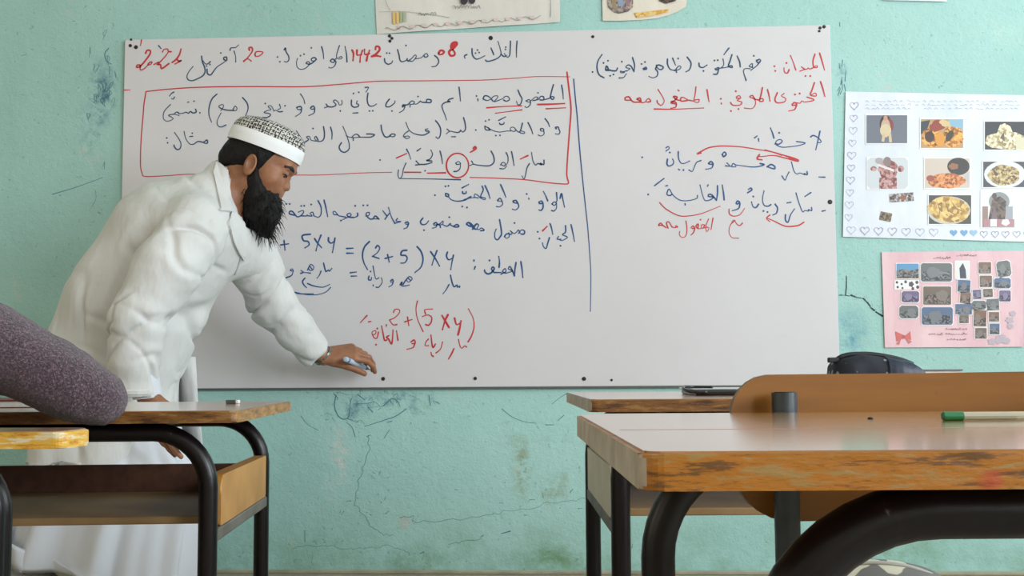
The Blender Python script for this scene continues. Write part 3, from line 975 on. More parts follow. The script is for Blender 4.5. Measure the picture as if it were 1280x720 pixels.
rs = random.Random(4)
sc = [(1.2, [(136, 60), (131, 67), (133, 76), (139, 80)]), (.9, [(65, 243), (95, 234), (128, 222)]), (.6, [(115, 258), (120, 248), (119, 238)])]
for i in range(26):
    x, y = 128 + rs.gauss(0, 9), 118 + rs.gauss(0, 26)
    sc.append((.55, [(x, y), (x + rs.gauss(1, 2), y - rs.uniform(2, 7)), (x + rs.gauss(0, 3), y - rs.uniform(3, 9)), (x + rs.gauss(0, 2), y + rs.uniform(2, 5))]))
for i in range(10):
    x, y = 1052 + rs.gauss(0, 3), 85 + rs.gauss(0, 22)
    sc.append((1.0, [(x, y), (x + rs.gauss(0, 2), y + rs.uniform(4, 14))]))
wall_ink('pencil_scribble', m_pencil, sc, 'blue pencil scribble beside the board')
sc = [(1.0, [(508, 511), (495, 520), (478, 526), (456, 533)]), (.8, [(627, 511), (640, 521), (655, 527), (670, 529)]), (1.0, [(682, 531), (692, 531)]), (.8, [(690, 505), (700, 497), (710, 491)]), (.8, [(697, 526), (705, 519)]),
      (1.2, [(536, 494), (538, 507)]), (1.1, [(420, 494), (418, 508), (423, 520), (430, 524), (436, 520), (438, 502), (440, 498)]), (1.2, [(447, 493), (456, 500)]), (1.2, [(460, 509), (466, 515)]),
      (.9, [(442, 505), (460, 504), (468, 502)]), (.8, [(433, 528), (440, 534), (444, 546)]), (.8, [(487, 537), (480, 548)]), (.8, [(478, 508), (490, 498), (497, 502), (500, 508)]), (.9, [(417, 492), (422, 497)]),
      (.8, [(376, 520), (384, 530), (398, 538)]), (.9, [(381, 663), (381, 677)]), (1.4, [(627, 667), (638, 664)]), (1.2, [(525, 692), (530, 690)]), (1.6, [(513.5, 529)]), (1.3, [(631, 603)]), (1.3, [(396, 498)]), (1.3, [(604, 669)]), (1.2, [(591, 675)])]
for i in range(22):
    x, y = 470 + rs.gauss(0, 34), 505 + rs.gauss(0, 10)
    sc.append((.5, [(x, y), (x + rs.gauss(2, 4), y - rs.uniform(1, 4)), (x + rs.gauss(5, 4), y + rs.uniform(0, 3))]))
wall_ink('pencil_scribble', m_pencil, sc, 'blue scribbles under the board')
cr = [(.9, [(461, 545), (460, 562), (454, 585), (448, 600), (446, 617), (443, 630), (450, 640), (459, 648), (462, 658), (474, 665), (483, 669), (498, 668)]),
      (.8, [(515, 652), (545, 652), (575, 649), (605, 643), (630, 640), (660, 635), (690, 628), (715, 625), (738, 622)]),
      (.9, [(366, 684), (385, 683), (410, 682), (432, 687), (455, 684), (490, 683), (505, 687), (515, 697)]), (.7, [(530, 690), (526, 702)]), (.7, [(391, 690), (391, 712)]),
      (.8, [(560, 680), (580, 677), (610, 672)]), (.9, [(870, 620), (900, 612), (930, 618), (960, 625)]), (.9, [(500, 646), (516, 646), (514, 655)])]
cr = [(w_ * .8, [(x + rs.gauss(0, .9), y + rs.gauss(0, .9)) for a_, b_ in zip(q_, q_[1:]) for u_ in (0, .25, .5, .75) for x, y in [(a_[0] + (b_[0] - a_[0]) * u_, a_[1] + (b_[1] - a_[1]) * u_)]]) for w_, q_ in cr]
for i in range(60):
    a = rs.choice(((420, 670, 40, 24), (650, 640, 70, 18), (610, 690, 80, 14), (450, 570, 30, 40), (900, 630, 40, 20), (60, 200, 40, 100), (1100, 480, 60, 8), (560, 600, 90, 60)))
    x, y = a[0] + rs.gauss(0, a[2]), a[1] + rs.gauss(0, a[3])
    if y < 488 and 148 < x < 1050 or y > 712:
        continue
    cr.append((rs.uniform(.5, .9), [(x, y), (x + rs.gauss(0, 1.6), y + rs.gauss(0, 1.2)), (x + rs.gauss(0, 2.6), y + rs.gauss(0, 2.2))]))
wall_ink('paint_crack', m_crack, cr, 'hairline cracks and chips in the paint')
sc = [(2.0, [(1063.5, 369), (1069, 371)]), (1.8, [(1079, 373), (1083, 377)]), (2.0, [(1084, 378), (1088, 383)]), (2.2, [(1089, 385), (1093, 388)]), (2.4, [(1095, 390), (1103, 395)]),
      (1.3, [(1058, 345), (1058, 358), (1057, 369)]), (1.2, [(1049, 369), (1054, 369)]), (1.2, [(1056, 369), (1062, 370)]), (1.0, [(1070, 372), (1078, 373)])]
for i in range(30):
    u = rs.random()
    sc.append((.8, [(1052 + 60 * u + rs.gauss(0, 2), 368 + 28 * u * u + rs.gauss(0, 2))]))
wall_ink('ink_trail', m_dash, sc, 'dark dashed ink trail between the board and the pink poster')


# ------------------------------------------------------------------ posters
def px_quad(pts, Y):
    return [W(x, y, Y) for x, y in pts]


def sheet(name, corners, Y, mat, curl=None, nx=14, ny=10, parent=None, thick=.0006):
    """paper sheet between four photo corners TL,TR,BR,BL; curl(u,v)-> lift from the wall in m"""
    tl, tr, br, bl = px_quad(corners, Y)
    vs, fs = [], []
    for s_ in (0, 1):
        for j in range(ny + 1):
            for i in range(nx + 1):
                u, v = i / nx, j / ny
                p = tl * (1 - u) * (1 - v) + tr * u * (1 - v) + br * u * v + bl * (1 - u) * v
                p = p.copy()
                p.y -= (curl(u, v) if curl else 0) + (thick if s_ == 0 else 0)
                vs.append(p)
    n1 = (nx + 1) * (ny + 1)
    for j in range(ny):
        for i in range(nx):
            a = j * (nx + 1) + i
            q = (a, a + nx + 1, a + nx + 2, a + 1)
            fs.append(q)
            fs.append(tuple(n1 + k for k in q[::-1]))
    edge = [i for i in range(nx + 1)] + [(j + 1) * (nx + 1) - 1 for j in range(1, ny + 1)] + [ny * (nx + 1) + i for i in range(nx - 1, -1, -1)] + [j * (nx + 1) for j in range(ny - 1, 0, -1)]
    for a, b in zip(edge, edge[1:] + edge[:1]):
        fs.append((a, b, n1 + b, n1 + a))
    return mesh_obj(name, vs, fs, mat, parent, smooth=False, recalc=True)


def paper_mat(name, c1, c2, sc=9, rough=.55):
    t = NT(name)
    v = t.coord((1, 1, .35))
    c = t.ramp(t.noise(v, sc, 6, .65), [(.32, lin(c1)), (.68, lin(c2))])
    t.color(c)
    t.set(rough=rough)
    t.bump(t.noise(t.coord(), 16, 4), .12, .01)
    return t.m


_flat = {}


def flat(c):
    k = tuple(int(v) for v in c)
    if k not in _flat:
        _flat[k] = simple('print ink %d %d %d' % k, k, .4)
    return _flat[k]


_food = {}


def speck(c1, c2, c3, s):
    k = (c1, c2, c3, s)
    if k not in _food:
        t = NT('print texture %d' % len(_food))
        v = t.coord()
        vo = t.n('ShaderNodeTexVoronoi')
        vo.inputs['Scale'].default_value = s
        t.l(v, vo.inputs['Vector'])
        sep = t.n('ShaderNodeSeparateColor')
        t.l(vo.outputs['Color'], sep.inputs[0])
        n = t.math('ADD', t.math('MULTIPLY', sep.outputs[0], .6), t.math('MULTIPLY', t.noise(v, s * .5, 4, .7), .5))
        t.color(t.ramp(n, [(.28, lin(c1)), (.5, lin(c2)), (.74, lin(c3))]))
        t.set(rough=.4)
        _food[k] = t.m
    return _food[k]


class Print:
    """a flat printed photograph: layered polygons on the plane y = Y, photo pixel coordinates"""
    def __init__(s, Y):
        s.Y, s.v, s.f, s.mi, s.mats, s.k = Y, [], [], [], [], 0

    def poly(s, pts, mat):
        Y = s.Y - s.k * 4e-5
        s.k += 1
        if mat not in s.mats:
            s.mats.append(mat)
        b = len(s.v)
        s.v += [tuple(W(x, y, Y)) for x, y in pts]
        s.f.append(tuple(range(b, b + len(pts))))
        s.mi.append(s.mats.index(mat))

    def rect(s, x0, y0, x1, y1, mat, rot=0, cut=0):
        pts = [(x0, y0), (x1, y0), (x1, y1), (x0, y1)]
        if cut:
            pts = [(x0 + cut, y0), (x1 - cut, y0), (x1, y0 + cut), (x1, y1 - cut), (x1 - cut, y1), (x0 + cut, y1), (x0, y1 - cut), (x0, y0 + cut)]
        if rot:
            cx, cy = (x0 + x1) / 2, (y0 + y1) / 2
            c_, s_ = math.cos(R(rot)), math.sin(R(rot))
            pts = [(cx + (x - cx) * c_ - (y - cy) * s_, cy + (x - cx) * s_ + (y - cy) * c_) for x, y in pts]
        s.poly(pts, mat)

    def ell(s, cx, cy, rx, ry, mat, rot=0, wob=0, n=22, a0=0, a1=360):
        pts = []
        for i in range(n):
            a = R(a0 + (a1 - a0) * i / (n if a1 - a0 == 360 else n - 1))
            w = 1 + wob * math.sin(5 * a + cx) + wob * .6 * math.sin(9 * a + cy)
            x, y = rx * w * math.cos(a), ry * w * math.sin(a)
            c_, s_ = math.cos(R(rot)), math.sin(R(rot))
            pts.append((cx + x * c_ - y * s_, cy + x * s_ + y * c_))
        s.poly(pts, mat)

    def build(s, name, parent, label=None):
        o = mesh_obj(name, s.v, s.f, s.mats, parent, mi=s.mi, world=True)
        bm = bmesh.new(); bm.from_mesh(o.data)
        for f in bm.faces:
            f.normal_update()
            if f.normal.y > 0:
                f.normal_flip()
        bm.to_mesh(o.data); bm.free()
        if label:
            o['label'] = label
        return o


def heart(ink, cx, cy, s, w=.7):
    pts = []
    for i in range(21):
        a = 2 * math.pi * i / 20
        pts.append((cx + s * .06 * 16 * math.sin(a) ** 3, cy - s * .06 * (13 * math.cos(a) - 5 * math.cos(2 * a) - 2 * math.cos(3 * a) - math.cos(4 * a))))
    ink.stroke(pts, w, smooth=False)


# --- white poster of food photographs
PY = WALL_Y - .004
m_white = paper_mat('white poster paper', (218, 224, 238), (238, 240, 248))
food_poster = sheet('poster', [(1057, 114.5), (1322, 120), (1322, 303.5), (1053.5, 296)], PY, m_white, lambda u, v: .0012 * abs(math.sin(5 * u + 2 * v)) * (1 if v in (0, 1) or u in (0, 1) else .0))
tag(food_poster, 'white homemade poster with pasted food photographs and a border of drawn hearts', 'poster')
PP = PY - .002
WH = flat((238, 238, 240))
gold = speck((120, 70, 25), (205, 125, 45), (235, 180, 90), 130)
bread = speck((150, 110, 50), (212, 168, 88), (232, 202, 130), 90)
orange = speck((140, 70, 30), (205, 115, 60), (230, 160, 100), 150)
stew = speck((90, 70, 50), (165, 135, 90), (215, 195, 140), 160)
creamy = speck((150, 130, 90), (215, 200, 160), (240, 232, 205), 120)
darkm = speck((40, 34, 34), (80, 66, 58), (120, 96, 80), 120)
redm = speck((110, 50, 50), (150, 84, 80), (200, 160, 160), 120)


def start(x0, y0, x1, y1, border=1.4):
    p = Print(PP)
    p.rect(x0 - border, y0 - border, x1 + border, y1 + border, WH)
    return p


p = start(1083, 144, 1134, 179); p.rect(1083, 144, 1134, 179, flat((112, 116, 130)))
p.ell(1107, 155, 7.5, 11, flat((70, 40, 40))); p.ell(1111, 157, 6, 9, flat((140, 62, 62))); p.ell(1107, 160, 6, 12, flat((200, 170, 150)))
p.ell(1107, 163, 7, 8, flat((214, 196, 160))); p.rect(1102.5, 167, 1106, 177, flat((212, 186, 150)), 8); p.rect(1111, 167, 1114.5, 178, flat((212, 186, 150)), -5); p.ell(1107, 147.5, 2.6, 3.2, flat((196, 150, 124)))
p.build('photo_print', food_poster, 'photo of a small standing figure on grey')
p = start(1151, 149, 1204, 185); p.rect(1151, 149, 1204, 185, flat((190, 150, 110))); p.rect(1186, 149, 1204, 168, flat((140, 180, 205))); p.poly([(1151, 152), (1163, 150), (1158, 164), (1151, 168)], flat((60, 66, 72)))
p.ell(1165, 172, 13, 12, gold, 20, .05); p.ell(1191, 171, 14, 13, gold, -20, .05); p.ell(1162, 171, 6, 7, flat((70, 44, 36))); p.ell(1187, 170, 4, 7.5, flat((60, 52, 36)), 30)
p.ell(1175, 174, 6, 9, flat((222, 150, 52))); p.ell(1172, 157, 10, 7, flat((150, 62, 50)), -20, .1); p.ell(1181, 154, 7, 4, flat((214, 190, 140)), 20, .1)
p.build('photo_print', food_poster, 'photo of orange pastries in a dish')
p = start(1231, 152, 1288, 187); p.rect(1231, 152, 1288, 187, flat((48, 50, 56))); p.ell(1258, 176, 27, 11, creamy, 0, .04); p.poly([(1245, 170), (1250, 156), (1256, 154), (1263, 158), (1270, 176), (1262, 184), (1252, 172)], creamy)
p.poly([(1250, 172), (1255, 165), (1256, 177)], flat((96, 86, 70))); p.rect(1270, 172, 1288, 187, flat((216, 208, 180)))
p.build('photo_print', food_poster, 'photo of pale rolled bread on a dark plate')
p = start(1084, 197, 1135, 236, .8); p.rect(1084, 197, 1135, 236, flat((206, 210, 216)), cut=4); p.ell(1110, 212, 12, 13, redm, 0, .08); p.rect(1099, 222, 1121, 236, redm); p.ell(1109, 202, 5, 6, flat((140, 120, 120)))
p.rect(1096, 208, 1118, 211, flat((226, 216, 220)), 20); p.ell(1092, 211, 4, 3, redm); p.ell(1126, 211, 4, 4, redm); p.ell(1099, 201, 5, 4, flat((170, 164, 170)))
p.build('photo_print', food_poster, 'photo of a figure in a red patterned dress')
p = start(1156, 198, 1212, 235); p.rect(1156, 198, 1212, 235, flat((208, 192, 182))); p.ell(1198, 208, 14, 11, flat((52, 44, 44))); p.ell(1192, 208, 6, 4, flat((150, 100, 70)), 0, .1); p.poly([(1205, 220), (1212, 214), (1212, 232)], flat((190, 186, 190)))
p.ell(1183, 226, 24, 9.5, orange, 0, .04); p.ell(1163, 223, 5, 4, flat((160, 80, 66)))
p.build('photo_print', food_poster, 'photo of an orange pasta dish beside a dark pan')
p = start(1229, 202, 1288, 234); p.rect(1229, 202, 1288, 234, flat((66, 66, 76))); p.ell(1256, 218, 26, 17, flat((220, 220, 226))); p.ell(1255, 219, 20, 13, stew, 0, .04)
p.build('photo_print', food_poster, 'photo of a brown dish in a white bowl')
p = start(1161, 244, 1214, 280); p.rect(1161, 244, 1214, 280, flat((70, 66, 60))); p.ell(1186, 263, 27, 17.5, flat((196, 196, 190))); p.ell(1186, 262, 26, 16.5, bread, 8, .03)
for q in ([(1170, 250), (1176, 262), (1172, 276)], [(1180, 248), (1186, 262), (1196, 270)], [(1188, 250), (1196, 260), (1208, 266)]):
    p.poly([(q[0][0], q[0][1]), (q[1][0], q[1][1]), (q[2][0], q[2][1]), (q[1][0] - 1.6, q[1][1] + 1.6)], flat((150, 110, 56)))
p.build('photo_print', food_poster, 'photo of folded yellow flatbreads')
p = start(1226, 238, 1271, 284, .6); p.rect(1226, 238, 1271, 284, flat((226, 226, 230))); p.ell(1249, 252, 13, 12, flat((140, 144, 146))); p.poly([(1240, 250), (1250, 245), (1258, 252), (1256, 282), (1234, 282)], darkm); p.ell(1243, 245, 3, 4, flat((90, 66, 60)))
p.poly([(1243, 256), (1249, 282), (1237, 282)], flat((120, 96, 106))); p.rect(1228, 258, 1235, 284, flat((150, 124, 116))); p.rect(1230, 274, 1268, 284, flat((176, 130, 136))); p.rect(1257, 258, 1266, 274, flat((160, 160, 172))); p.rect(1238, 274, 1246, 283, flat((236, 236, 238))); p.ell(1257, 278, 5, 4, flat((236, 232, 236)), 0, .1)
p.build('photo_print', food_poster, 'photo of a person in a long dark dress')
p = Print(PP); p.rect(1112, 241.5, 1142, 252, speck((60, 46, 46), (120, 96, 90), (190, 186, 190), 170), -4); p.ell(1129, 247, 4, 3, flat((150, 90, 70))); p.build('photo_print', food_poster, 'small brown label strip')
p = Print(PP); p.rect(1100, 265.5, 1114.5, 276, speck((50, 44, 40), (96, 80, 64), (150, 130, 100), 170), 12); p.build('photo_print', food_poster, 'tiny dark photo near the lower left corner')
m_hpale = simple('pale pencil heart', (176, 168, 196), .7)
m_hblue = simple('blue pencil heart', (120, 164, 206), .7)
ink = Ink(PP - .0002)
for i in range(10):
    heart(ink, 1068 - i * .8, 132 + i * 15.5, 5.6 - (i % 2) * .6)
for i in range(7):
    heart(ink, 1064 + i * 17.2, 287.5 + i * .45, 5.8)
for x in (1230, 1244, 1257, 1271, 1284, 1298):
    heart(ink, x, 292.5, 4.8)
ink.build('drawn_hearts', m_hpale, food_poster)['label'] = 'outlined hearts along the border'
p = Print(PP)
for x in (1192, 1205, 1217):
    pts = [(x + .3 * 16 * math.sin(a) ** 3, 291 - .3 * (13 * math.cos(a) - 5 * math.cos(2 * a) - 2 * math.cos(3 * a) - math.cos(4 * a))) for a in [2 * math.pi * i / 20 for i in range(20)]]
    p.poly(pts, flat((112, 160, 206) if x < 1210 else (150, 186, 218)))
p.build('coloured_hearts', food_poster, 'three hearts coloured in blue')
m_faint = simple('faint pencil writing', (170, 172, 192), .7)
ink = Ink(PP - .0002)
for row in range(3):
    x = 1082
    while x < 1275:
        if not (1140 < x < 1150 and row == 2):
            ink.stroke([(x, 127 + row * 4.5 + rs.gauss(0, .5)), (x + 2, 126 + row * 4.5 + rs.gauss(0, .6)), (x + rs.uniform(3, 5), 127.5 + row * 4.5)], .5)
        x += rs.uniform(5, 9)
ink.build('pencil_writing', m_faint, food_poster)['label'] = 'faint rows of pencil writing along the top'

# --- pink poster of small photographs
m_pink = paper_mat('pink poster paper', (226, 178, 190), (240, 206, 212), 7)
pink = sheet('poster', [(1102, 315), (1279, 313.5), (1279, 433.5), (1106, 434.5)], PY, m_pink, lambda u, v: .0012 * abs(math.sin(4 * u + 3 * v)) * (1 if v in (0, 1) or u in (0, 1) else 0))
tag(pink, 'small pink poster with many little pasted photographs and a red paper bow', 'poster')


def mini(x0, y0, x1, y1, kind, rot=0, cut=0, border=.8):
    p = Print(PP)
    if border:
        p.rect(x0 - border, y0 - border, x1 + border, y1 + border, WH, rot, cut)
    w, h = x1 - x0, y1 - y0
    cols = {'sky': ((92, 150, 196), (70, 66, 66)), 'grey': ((104, 106, 108), (62, 64, 66)), 'brown': ((110, 96, 84), (70, 56, 50)), 'rust': ((128, 92, 72), (72, 56, 50)), 'viol': ((112, 96, 132), (74, 62, 92)), 'pale': ((226, 224, 224), (60, 62, 80)), 'blue': ((84, 104, 140), (56, 58, 66))}
    a, b = cols[kind]
    p.rect(x0, y0, x1, y1, flat(a), rot, cut)
    r2 = random.Random(int(x0 * 7 + y0))
    tex = speck(tuple(max(0, v - 24) for v in b), b, tuple(min(255, v + 70) for v in b), 190)
    if kind == 'sky':
        p.poly([(x0, y0 + h * .5), (x0 + w * .3, y0 + h * .36), (x0 + w * .7, y0 + h * .45), (x1, y0 + h * .35), (x1, y1), (x0, y1)], tex)
    elif kind == 'pale':
        p.poly([(x0 + w * .35, y1), (x0 + w * .3, y0 + h * .4), (x0 + w * .55, y0 + h * .1), (x0 + w * .75, y0 + h * .5), (x0 + w * .8, y1)], flat(b))
    else:
        p.rect(x0 + w * .05, y0 + h * .45, x1 - w * .05, y1 - h * .06, tex, rot)
        p.ell(x0 + w * r2.uniform(.3, .7), y0 + h * .5, w * .22, h * .3, flat(tuple(min(255, v + 60) for v in b)), 0, .1, 12)
    return p


n_print = [(1120.5, 329.5, 1148.5, 348, 'sky', 0, 1), (1151, 329, 1190, 352, 'grey', 0, 2), (1154, 358, 1189, 381, 'brown', 0, 1), (1152, 384, 1191, 406, 'blue', 0, 2), (1127, 364, 1149, 378, 'viol', 0, 2), (1124, 382, 1148, 398, 'grey', 0, 3),
           (1194, 326.5, 1211.5, 348, 'pale', 0, 1), (1197, 350, 1213, 365, 'blue', 3, 0), (1200, 366, 1213.5, 379, 'rust', 4, 0), (1194, 380, 1215, 393, 'blue', 0, 0), (1199, 394, 1211, 404, 'brown', 0, 0), (1223, 327.5, 1239, 342, 'rust', 0, 1),
           (1224.5, 344.5, 1240, 359, 'rust', 0, 1), (1216, 362, 1226.5, 374, 'viol', -4, 0), (1229, 361, 1241, 371.5, 'brown', -3, 0), (1215, 376, 1232.5, 387, 'grey', 0, 2), (1217, 388, 1233, 408, 'rust', 2, 0), (1233.5, 373.5, 1249, 388, 'grey', -3, 0), (1236, 390, 1249, 402, 'rust', 0, 0), (1237, 404.5, 1249.5, 418, 'blue', 0, 0), (1219, 410, 1233.5, 423.5, 'brown', 0, 0),
           (1246, 326, 1263.5, 346, 'grey', -8, 3), (1242.5, 347.5, 1263.5, 360.5, 'blue', 0, 2), (1249, 363, 1263.5, 377, 'viol', 0, 1)]
for a in n_print:
    p = mini(*a)
    p.build('photo_print', pink)
p = Print(PP); p.rect(1118, 350, 1149, 362, flat((240, 238, 240)))
for x, y, r in ((1121, 353, 1.6), (1127, 355, 1.4), (1132, 352.5, 1.8), (1139, 355, 3.2), (1146, 353, 2), (1122, 359, 1.5), (1128, 360, 1.3), (1141, 360.5, 1.8), (1147, 359, 2)):
    p.ell(x, y, r, r * 1.1, flat((84, 70, 76)), 0, .15, 10)
p.build('photo_print', pink, 'white strip with small dark objects')
p = Print(PP)
p.poly([(1119, 414), (1128, 418), (1131, 420), (1138, 414), (1139, 425), (1131, 422.5), (1129, 423), (1121, 427)], flat((214, 104, 100)))
p.poly([(1127, 422), (1124, 431), (1120, 430)], flat((214, 112, 108))); p.poly([(1131, 422), (1136, 430), (1140, 427)], flat((214, 112, 108))); p.ell(1129.5, 421, 2.4, 2.4, flat((190, 84, 84)))
p.build('paper_bow', pink, 'red paper bow')
p = Print(PP)
for x, y, r in ((1262, 400, 5), (1266, 392, 4), (1263, 408, 4), (1240, 427, 5), (1249, 425, 6), (1258, 426, 5), (1253, 421, 4)):
    p.ell(x, y, r, r * .8, flat((186, 172, 184)), 0, .18, 14)
p.build('grey_flowers', pink, 'grey paper flowers in the lower right corner')
m_gpen = simple('grey pen writing', (120, 96, 106), .7)
ink = Ink(PP - .0002)
for cx, cy, w, n in ((1178, 323, 22, 1), (1208, 320, 24, 1), (1195, 412, 26, 1), (1196, 418, 28, 1), (1196, 425, 24, 1), (1170, 418, 18, 1)):
    x = cx - w / 2
    while x < cx + w / 2:
        ink.stroke([(x, cy), (x + 1.2, cy - rs.uniform(0, 2.4)), (x + 2.2, cy + rs.uniform(-.5, 1.2))], .55)
        x += rs.uniform(2.4, 4)
ink.build('pen_writing', m_gpen, pink)['label'] = 'thin grey lines of pen writing'

# --- white drawing sheet above the board
m_sheet = paper_mat('white drawing sheet', (214, 208, 204), (228, 222, 216), 12)
draw = sheet('poster', [(466, -75), (700, -85), (700, 28), (471, 43)], WALL_Y - .003, m_sheet, lambda u, v: .012 * max(0, v - .6) * abs(math.sin(7 * u)) + .01 * max(0, u - .85))
tag(draw, 'large white paper with a wavy pencilled border hanging above the middle of the whiteboard', 'poster')
SP = WALL_Y - .0105
m_lead = simple('pencil line', (120, 126, 122), .7)
ink = Ink(SP)
pts = [(482, 36)]
for i in range(21):
    pts.append((484 + i * 9.6, 35 - i * .75 + (5 if i % 2 else -1) * (1 - .0 * i) * .7))
ink.stroke(pts, .7)
ink.stroke([(688, 21), (688.5, 8), (688, -6)], .8)
ink.stroke([(481, -4), (484, 6), (488, 13)], .6)
ink.stroke([(474, 15), (500, 14), (520, 16), (545, 19), (562, 22)], .5)
for cx, cy, w, seed in ((533, 18, 20, 1), (582, 9, 32, 2)):
    x = cx - w / 2
    while x < cx + w / 2:
        ink.stroke([(x, cy + rs.gauss(0, 1)), (x + 2, cy - rs.uniform(0, 3)), (x + 3.5, cy + rs.uniform(0, 2))], .8)
        x += rs.uniform(3, 4.5)
ink.build('pencil_drawing', m_lead, draw)['label'] = 'grey wavy border and pencil notes'
p = Print(SP)
p.ell(580, 0, 4.6, 6, flat((58, 54, 62))); p.ell(590, -.5, 4.2, 5.4, flat((58, 54, 62)))
p.build('dark_ovals', draw, 'two dark ovals')
p = Print(SP)
for i, c_ in enumerate(((224, 184, 110), (226, 190, 120), (166, 178, 150), (172, 182, 158))):
    p.rect(491 + i * 4.4, 14 + (i % 2), 494.5 + i * 4.4, 30 - i, flat(c_))
p.build('crayon_patch', draw, 'yellow and green crayon stripes')
p = Print(SP)
for i in range(12):
    p.ell(500 + i * 15, 34 - i * 1.15, 3.5, 2.2, flat((216, 196, 194)), 0, .1, 10)
p.build('pink_dots', draw, 'faint pink patches below the wavy line')

# --- torn sheet with photographs above the board
m_sheet2 = paper_mat('cream collage sheet', (218, 208, 194), (232, 222, 210), 12)
tl, tr, br, bl = px_quad([(751, -60), (860, -62), (858, 12), (753.5, 25.5)], WALL_Y - .003)
outl = [(751, -60), (860, -62), (859, -10), (858, 8), (848, 14), (836, 19), (820, 23), (800, 25), (775, 26), (753.5, 26)]
bm = bmesh.new()
a = [bm.verts.new(W(x, y, WALL_Y - .004 - .003 * max(0, y / 26) * (1 if x < 790 else .4))) for x, y in outl]
b = [bm.verts.new(v_.co + Vector((0, .0006, 0))) for v_ in a]
bm.faces.new(a); bm.faces.new(b[::-1])
for i in range(len(a)):
    j = (i + 1) % len(a)
    bm.faces.new((a[j], a[i], b[i], b[j]))
bmesh.ops.triangulate(bm, faces=[f for f in bm.faces if len(f.verts) > 4])
collage = bm_obj('poster', bm, m_sheet2)
tag(collage, 'cream collage sheet with cut-out pictures and a yellow stroke above the board', 'poster')
p = Print(WALL_Y - .0088)
p.poly([(758.5, -12), (792, -12), (791, 9), (785, 14.5), (774, 17), (768, 15.5), (760, 9)], speck((80, 66, 76), (130, 116, 120), (176, 156, 140), 110))
p.rect(773, -8, 779, 8, flat((140, 156, 186))); p.rect(765, -8, 770, 10, flat((150, 134, 100))); p.rect(783, -4, 787, 8, flat((150, 116, 132)))
p.build('cut_picture', collage, 'eight-sided cut-out of a colourful scene')
p = Print(WALL_Y - .0088)
p.poly([(825, -12), (846, -12), (845, 1), (833, 4.6), (824, 1)], darkm)
p.build('cut_picture', collage, 'brown cut-out picture')
p = Print(WALL_Y - .0088)
p.poly([(793, 16), (800, 15.5), (812, 14), (828, 12), (836, 11.5), (835.5, 15), (825, 17.5), (812, 20), (796, 22)], speck((206, 150, 60), (226, 172, 70), (228, 196, 130), 90))
p.build('yellow_stroke', collage, 'yellow highlighted caption')
top_sheet = sheet('poster', [(1098, -70), (1186, -70), (1183, 2.6), (1104, .8)], WALL_Y - .003, m_white, lambda u, v: .01 * max(0, v - .5))
tag(top_sheet, 'white sheet whose lower edge just shows at the top right of the wall', 'poster')

# ------------------------------------------------------------------ school furniture
t = NT('brown laminate desk top')
v = t.coord((1.2, 14, 1))
c = t.ramp(t.noise(v, 5, 6, .6), [(.3, lin((150, 104, 58))), (.55, lin((170, 122, 72))), (.75, lin((184, 138, 88)))])
sc_ = t.ramp(t.noise(t.coord((2, 30, 1), loc=(3, 1, 2)), 6, 5, .7), [(.62, (0, 0, 0)), (.7, (1, 1, 1))])
c = t.mix(t.math('MULTIPLY', sc_, .22), c, lin((150, 70, 60)))
t.color(c)
t.set(rough=.22, spec=.6, coat=1.0, coatr=.13)
t.bump(t.noise(t.coord((3, 3, 3)), 9, 3), .015, .01)
m_top = t.m


def edge_mat(name, paint, worn, dark, red=True):
    t = NT(name)
    v = t.coord((9, 9, 60))
    c = t.ramp(t.noise(v, 2.2, 8, .72), [(.41, lin(dark)), (.47, lin(paint)), (.52, lin(paint)), (.58, lin(worn))])
    g = t.ramp(t.noise(t.coord((30, 30, 70), loc=(4, 2, 8)), 1.0, 5, .7), [(.60, (0, 0, 0)), (.7, (1, 1, 1))])
    c = t.mix(t.math('MULTIPLY', g, .55), c, lin((92, 62, 34)))
    if red:
        r_ = t.ramp(t.noise(t.coord((9, 9, 22), loc=(1, 7, 3)), 1.3, 3, .5), [(.70, (0, 0, 0)), (.74, (1, 1, 1))])
        c = t.mix(t.math('MULTIPLY', r_, .8), c, lin((178, 50, 34)))
    t.color(c)
    t.set(rough=.42)
    t.bump(t.noise(t.coord((20, 20, 60)), 2, 5), .3, .004)
    return t.m


m_edge_or = edge_mat('worn orange painted edge', (166, 102, 18), (156, 122, 70), (104, 66, 26))
m_edge_br = edge_mat('worn brown varnished edge', (112, 70, 28), (140, 100, 54), (72, 44, 22), False)
m_edge_ye = edge_mat('flaking yellow painted edge', (206, 158, 52), (210, 196, 164), (176, 114, 36))
m_edge_rt = edge_mat('worn ochre varnished edge', (150, 102, 42), (172, 130, 76), (104, 70, 34), False)
m_side_gr = simple('bare greyed plywood edge', (162, 150, 134), .6, (194, 178, 162), 30, bump=.3)
t = NT('dark enamel tube')
v = t.coord()
c = t.ramp(t.noise(v, 34, 5, .7), [(.60, lin((14, 8, 12))), (.70, lin((26, 17, 21))), (.78, lin((104, 98, 102)))])
t.color(c)
t.set(rough=.32, spec=.32)
t.bump(t.noise(v, 60, 3), .08, .004)
m_tube = t.m
m_tube2 = simple('dark grey enamel tube', (44, 52, 58), .35, (58, 66, 72), 20)
m_hole = simple('hollow tube inside', (14, 15, 17), .8)
m_shelfb = simple('dark brown hardboard', (74, 44, 34), .55, (92, 58, 42), 40, bump=.2, bscale=160)
m_shelfp = simple('scuffed shelf plank', (132, 102, 64), .5, (150, 120, 82), 8, bump=.15)
m_panel = simple('ochre varnished side panel', (170, 116, 50), .45, (188, 134, 66), 12)
m_panel2 = simple('pale side panel', (190, 176, 154), .5, (204, 190, 168), 14)
m_rail = simple('grey worn rail', (86, 80, 74), .6, (110, 104, 96), 14)


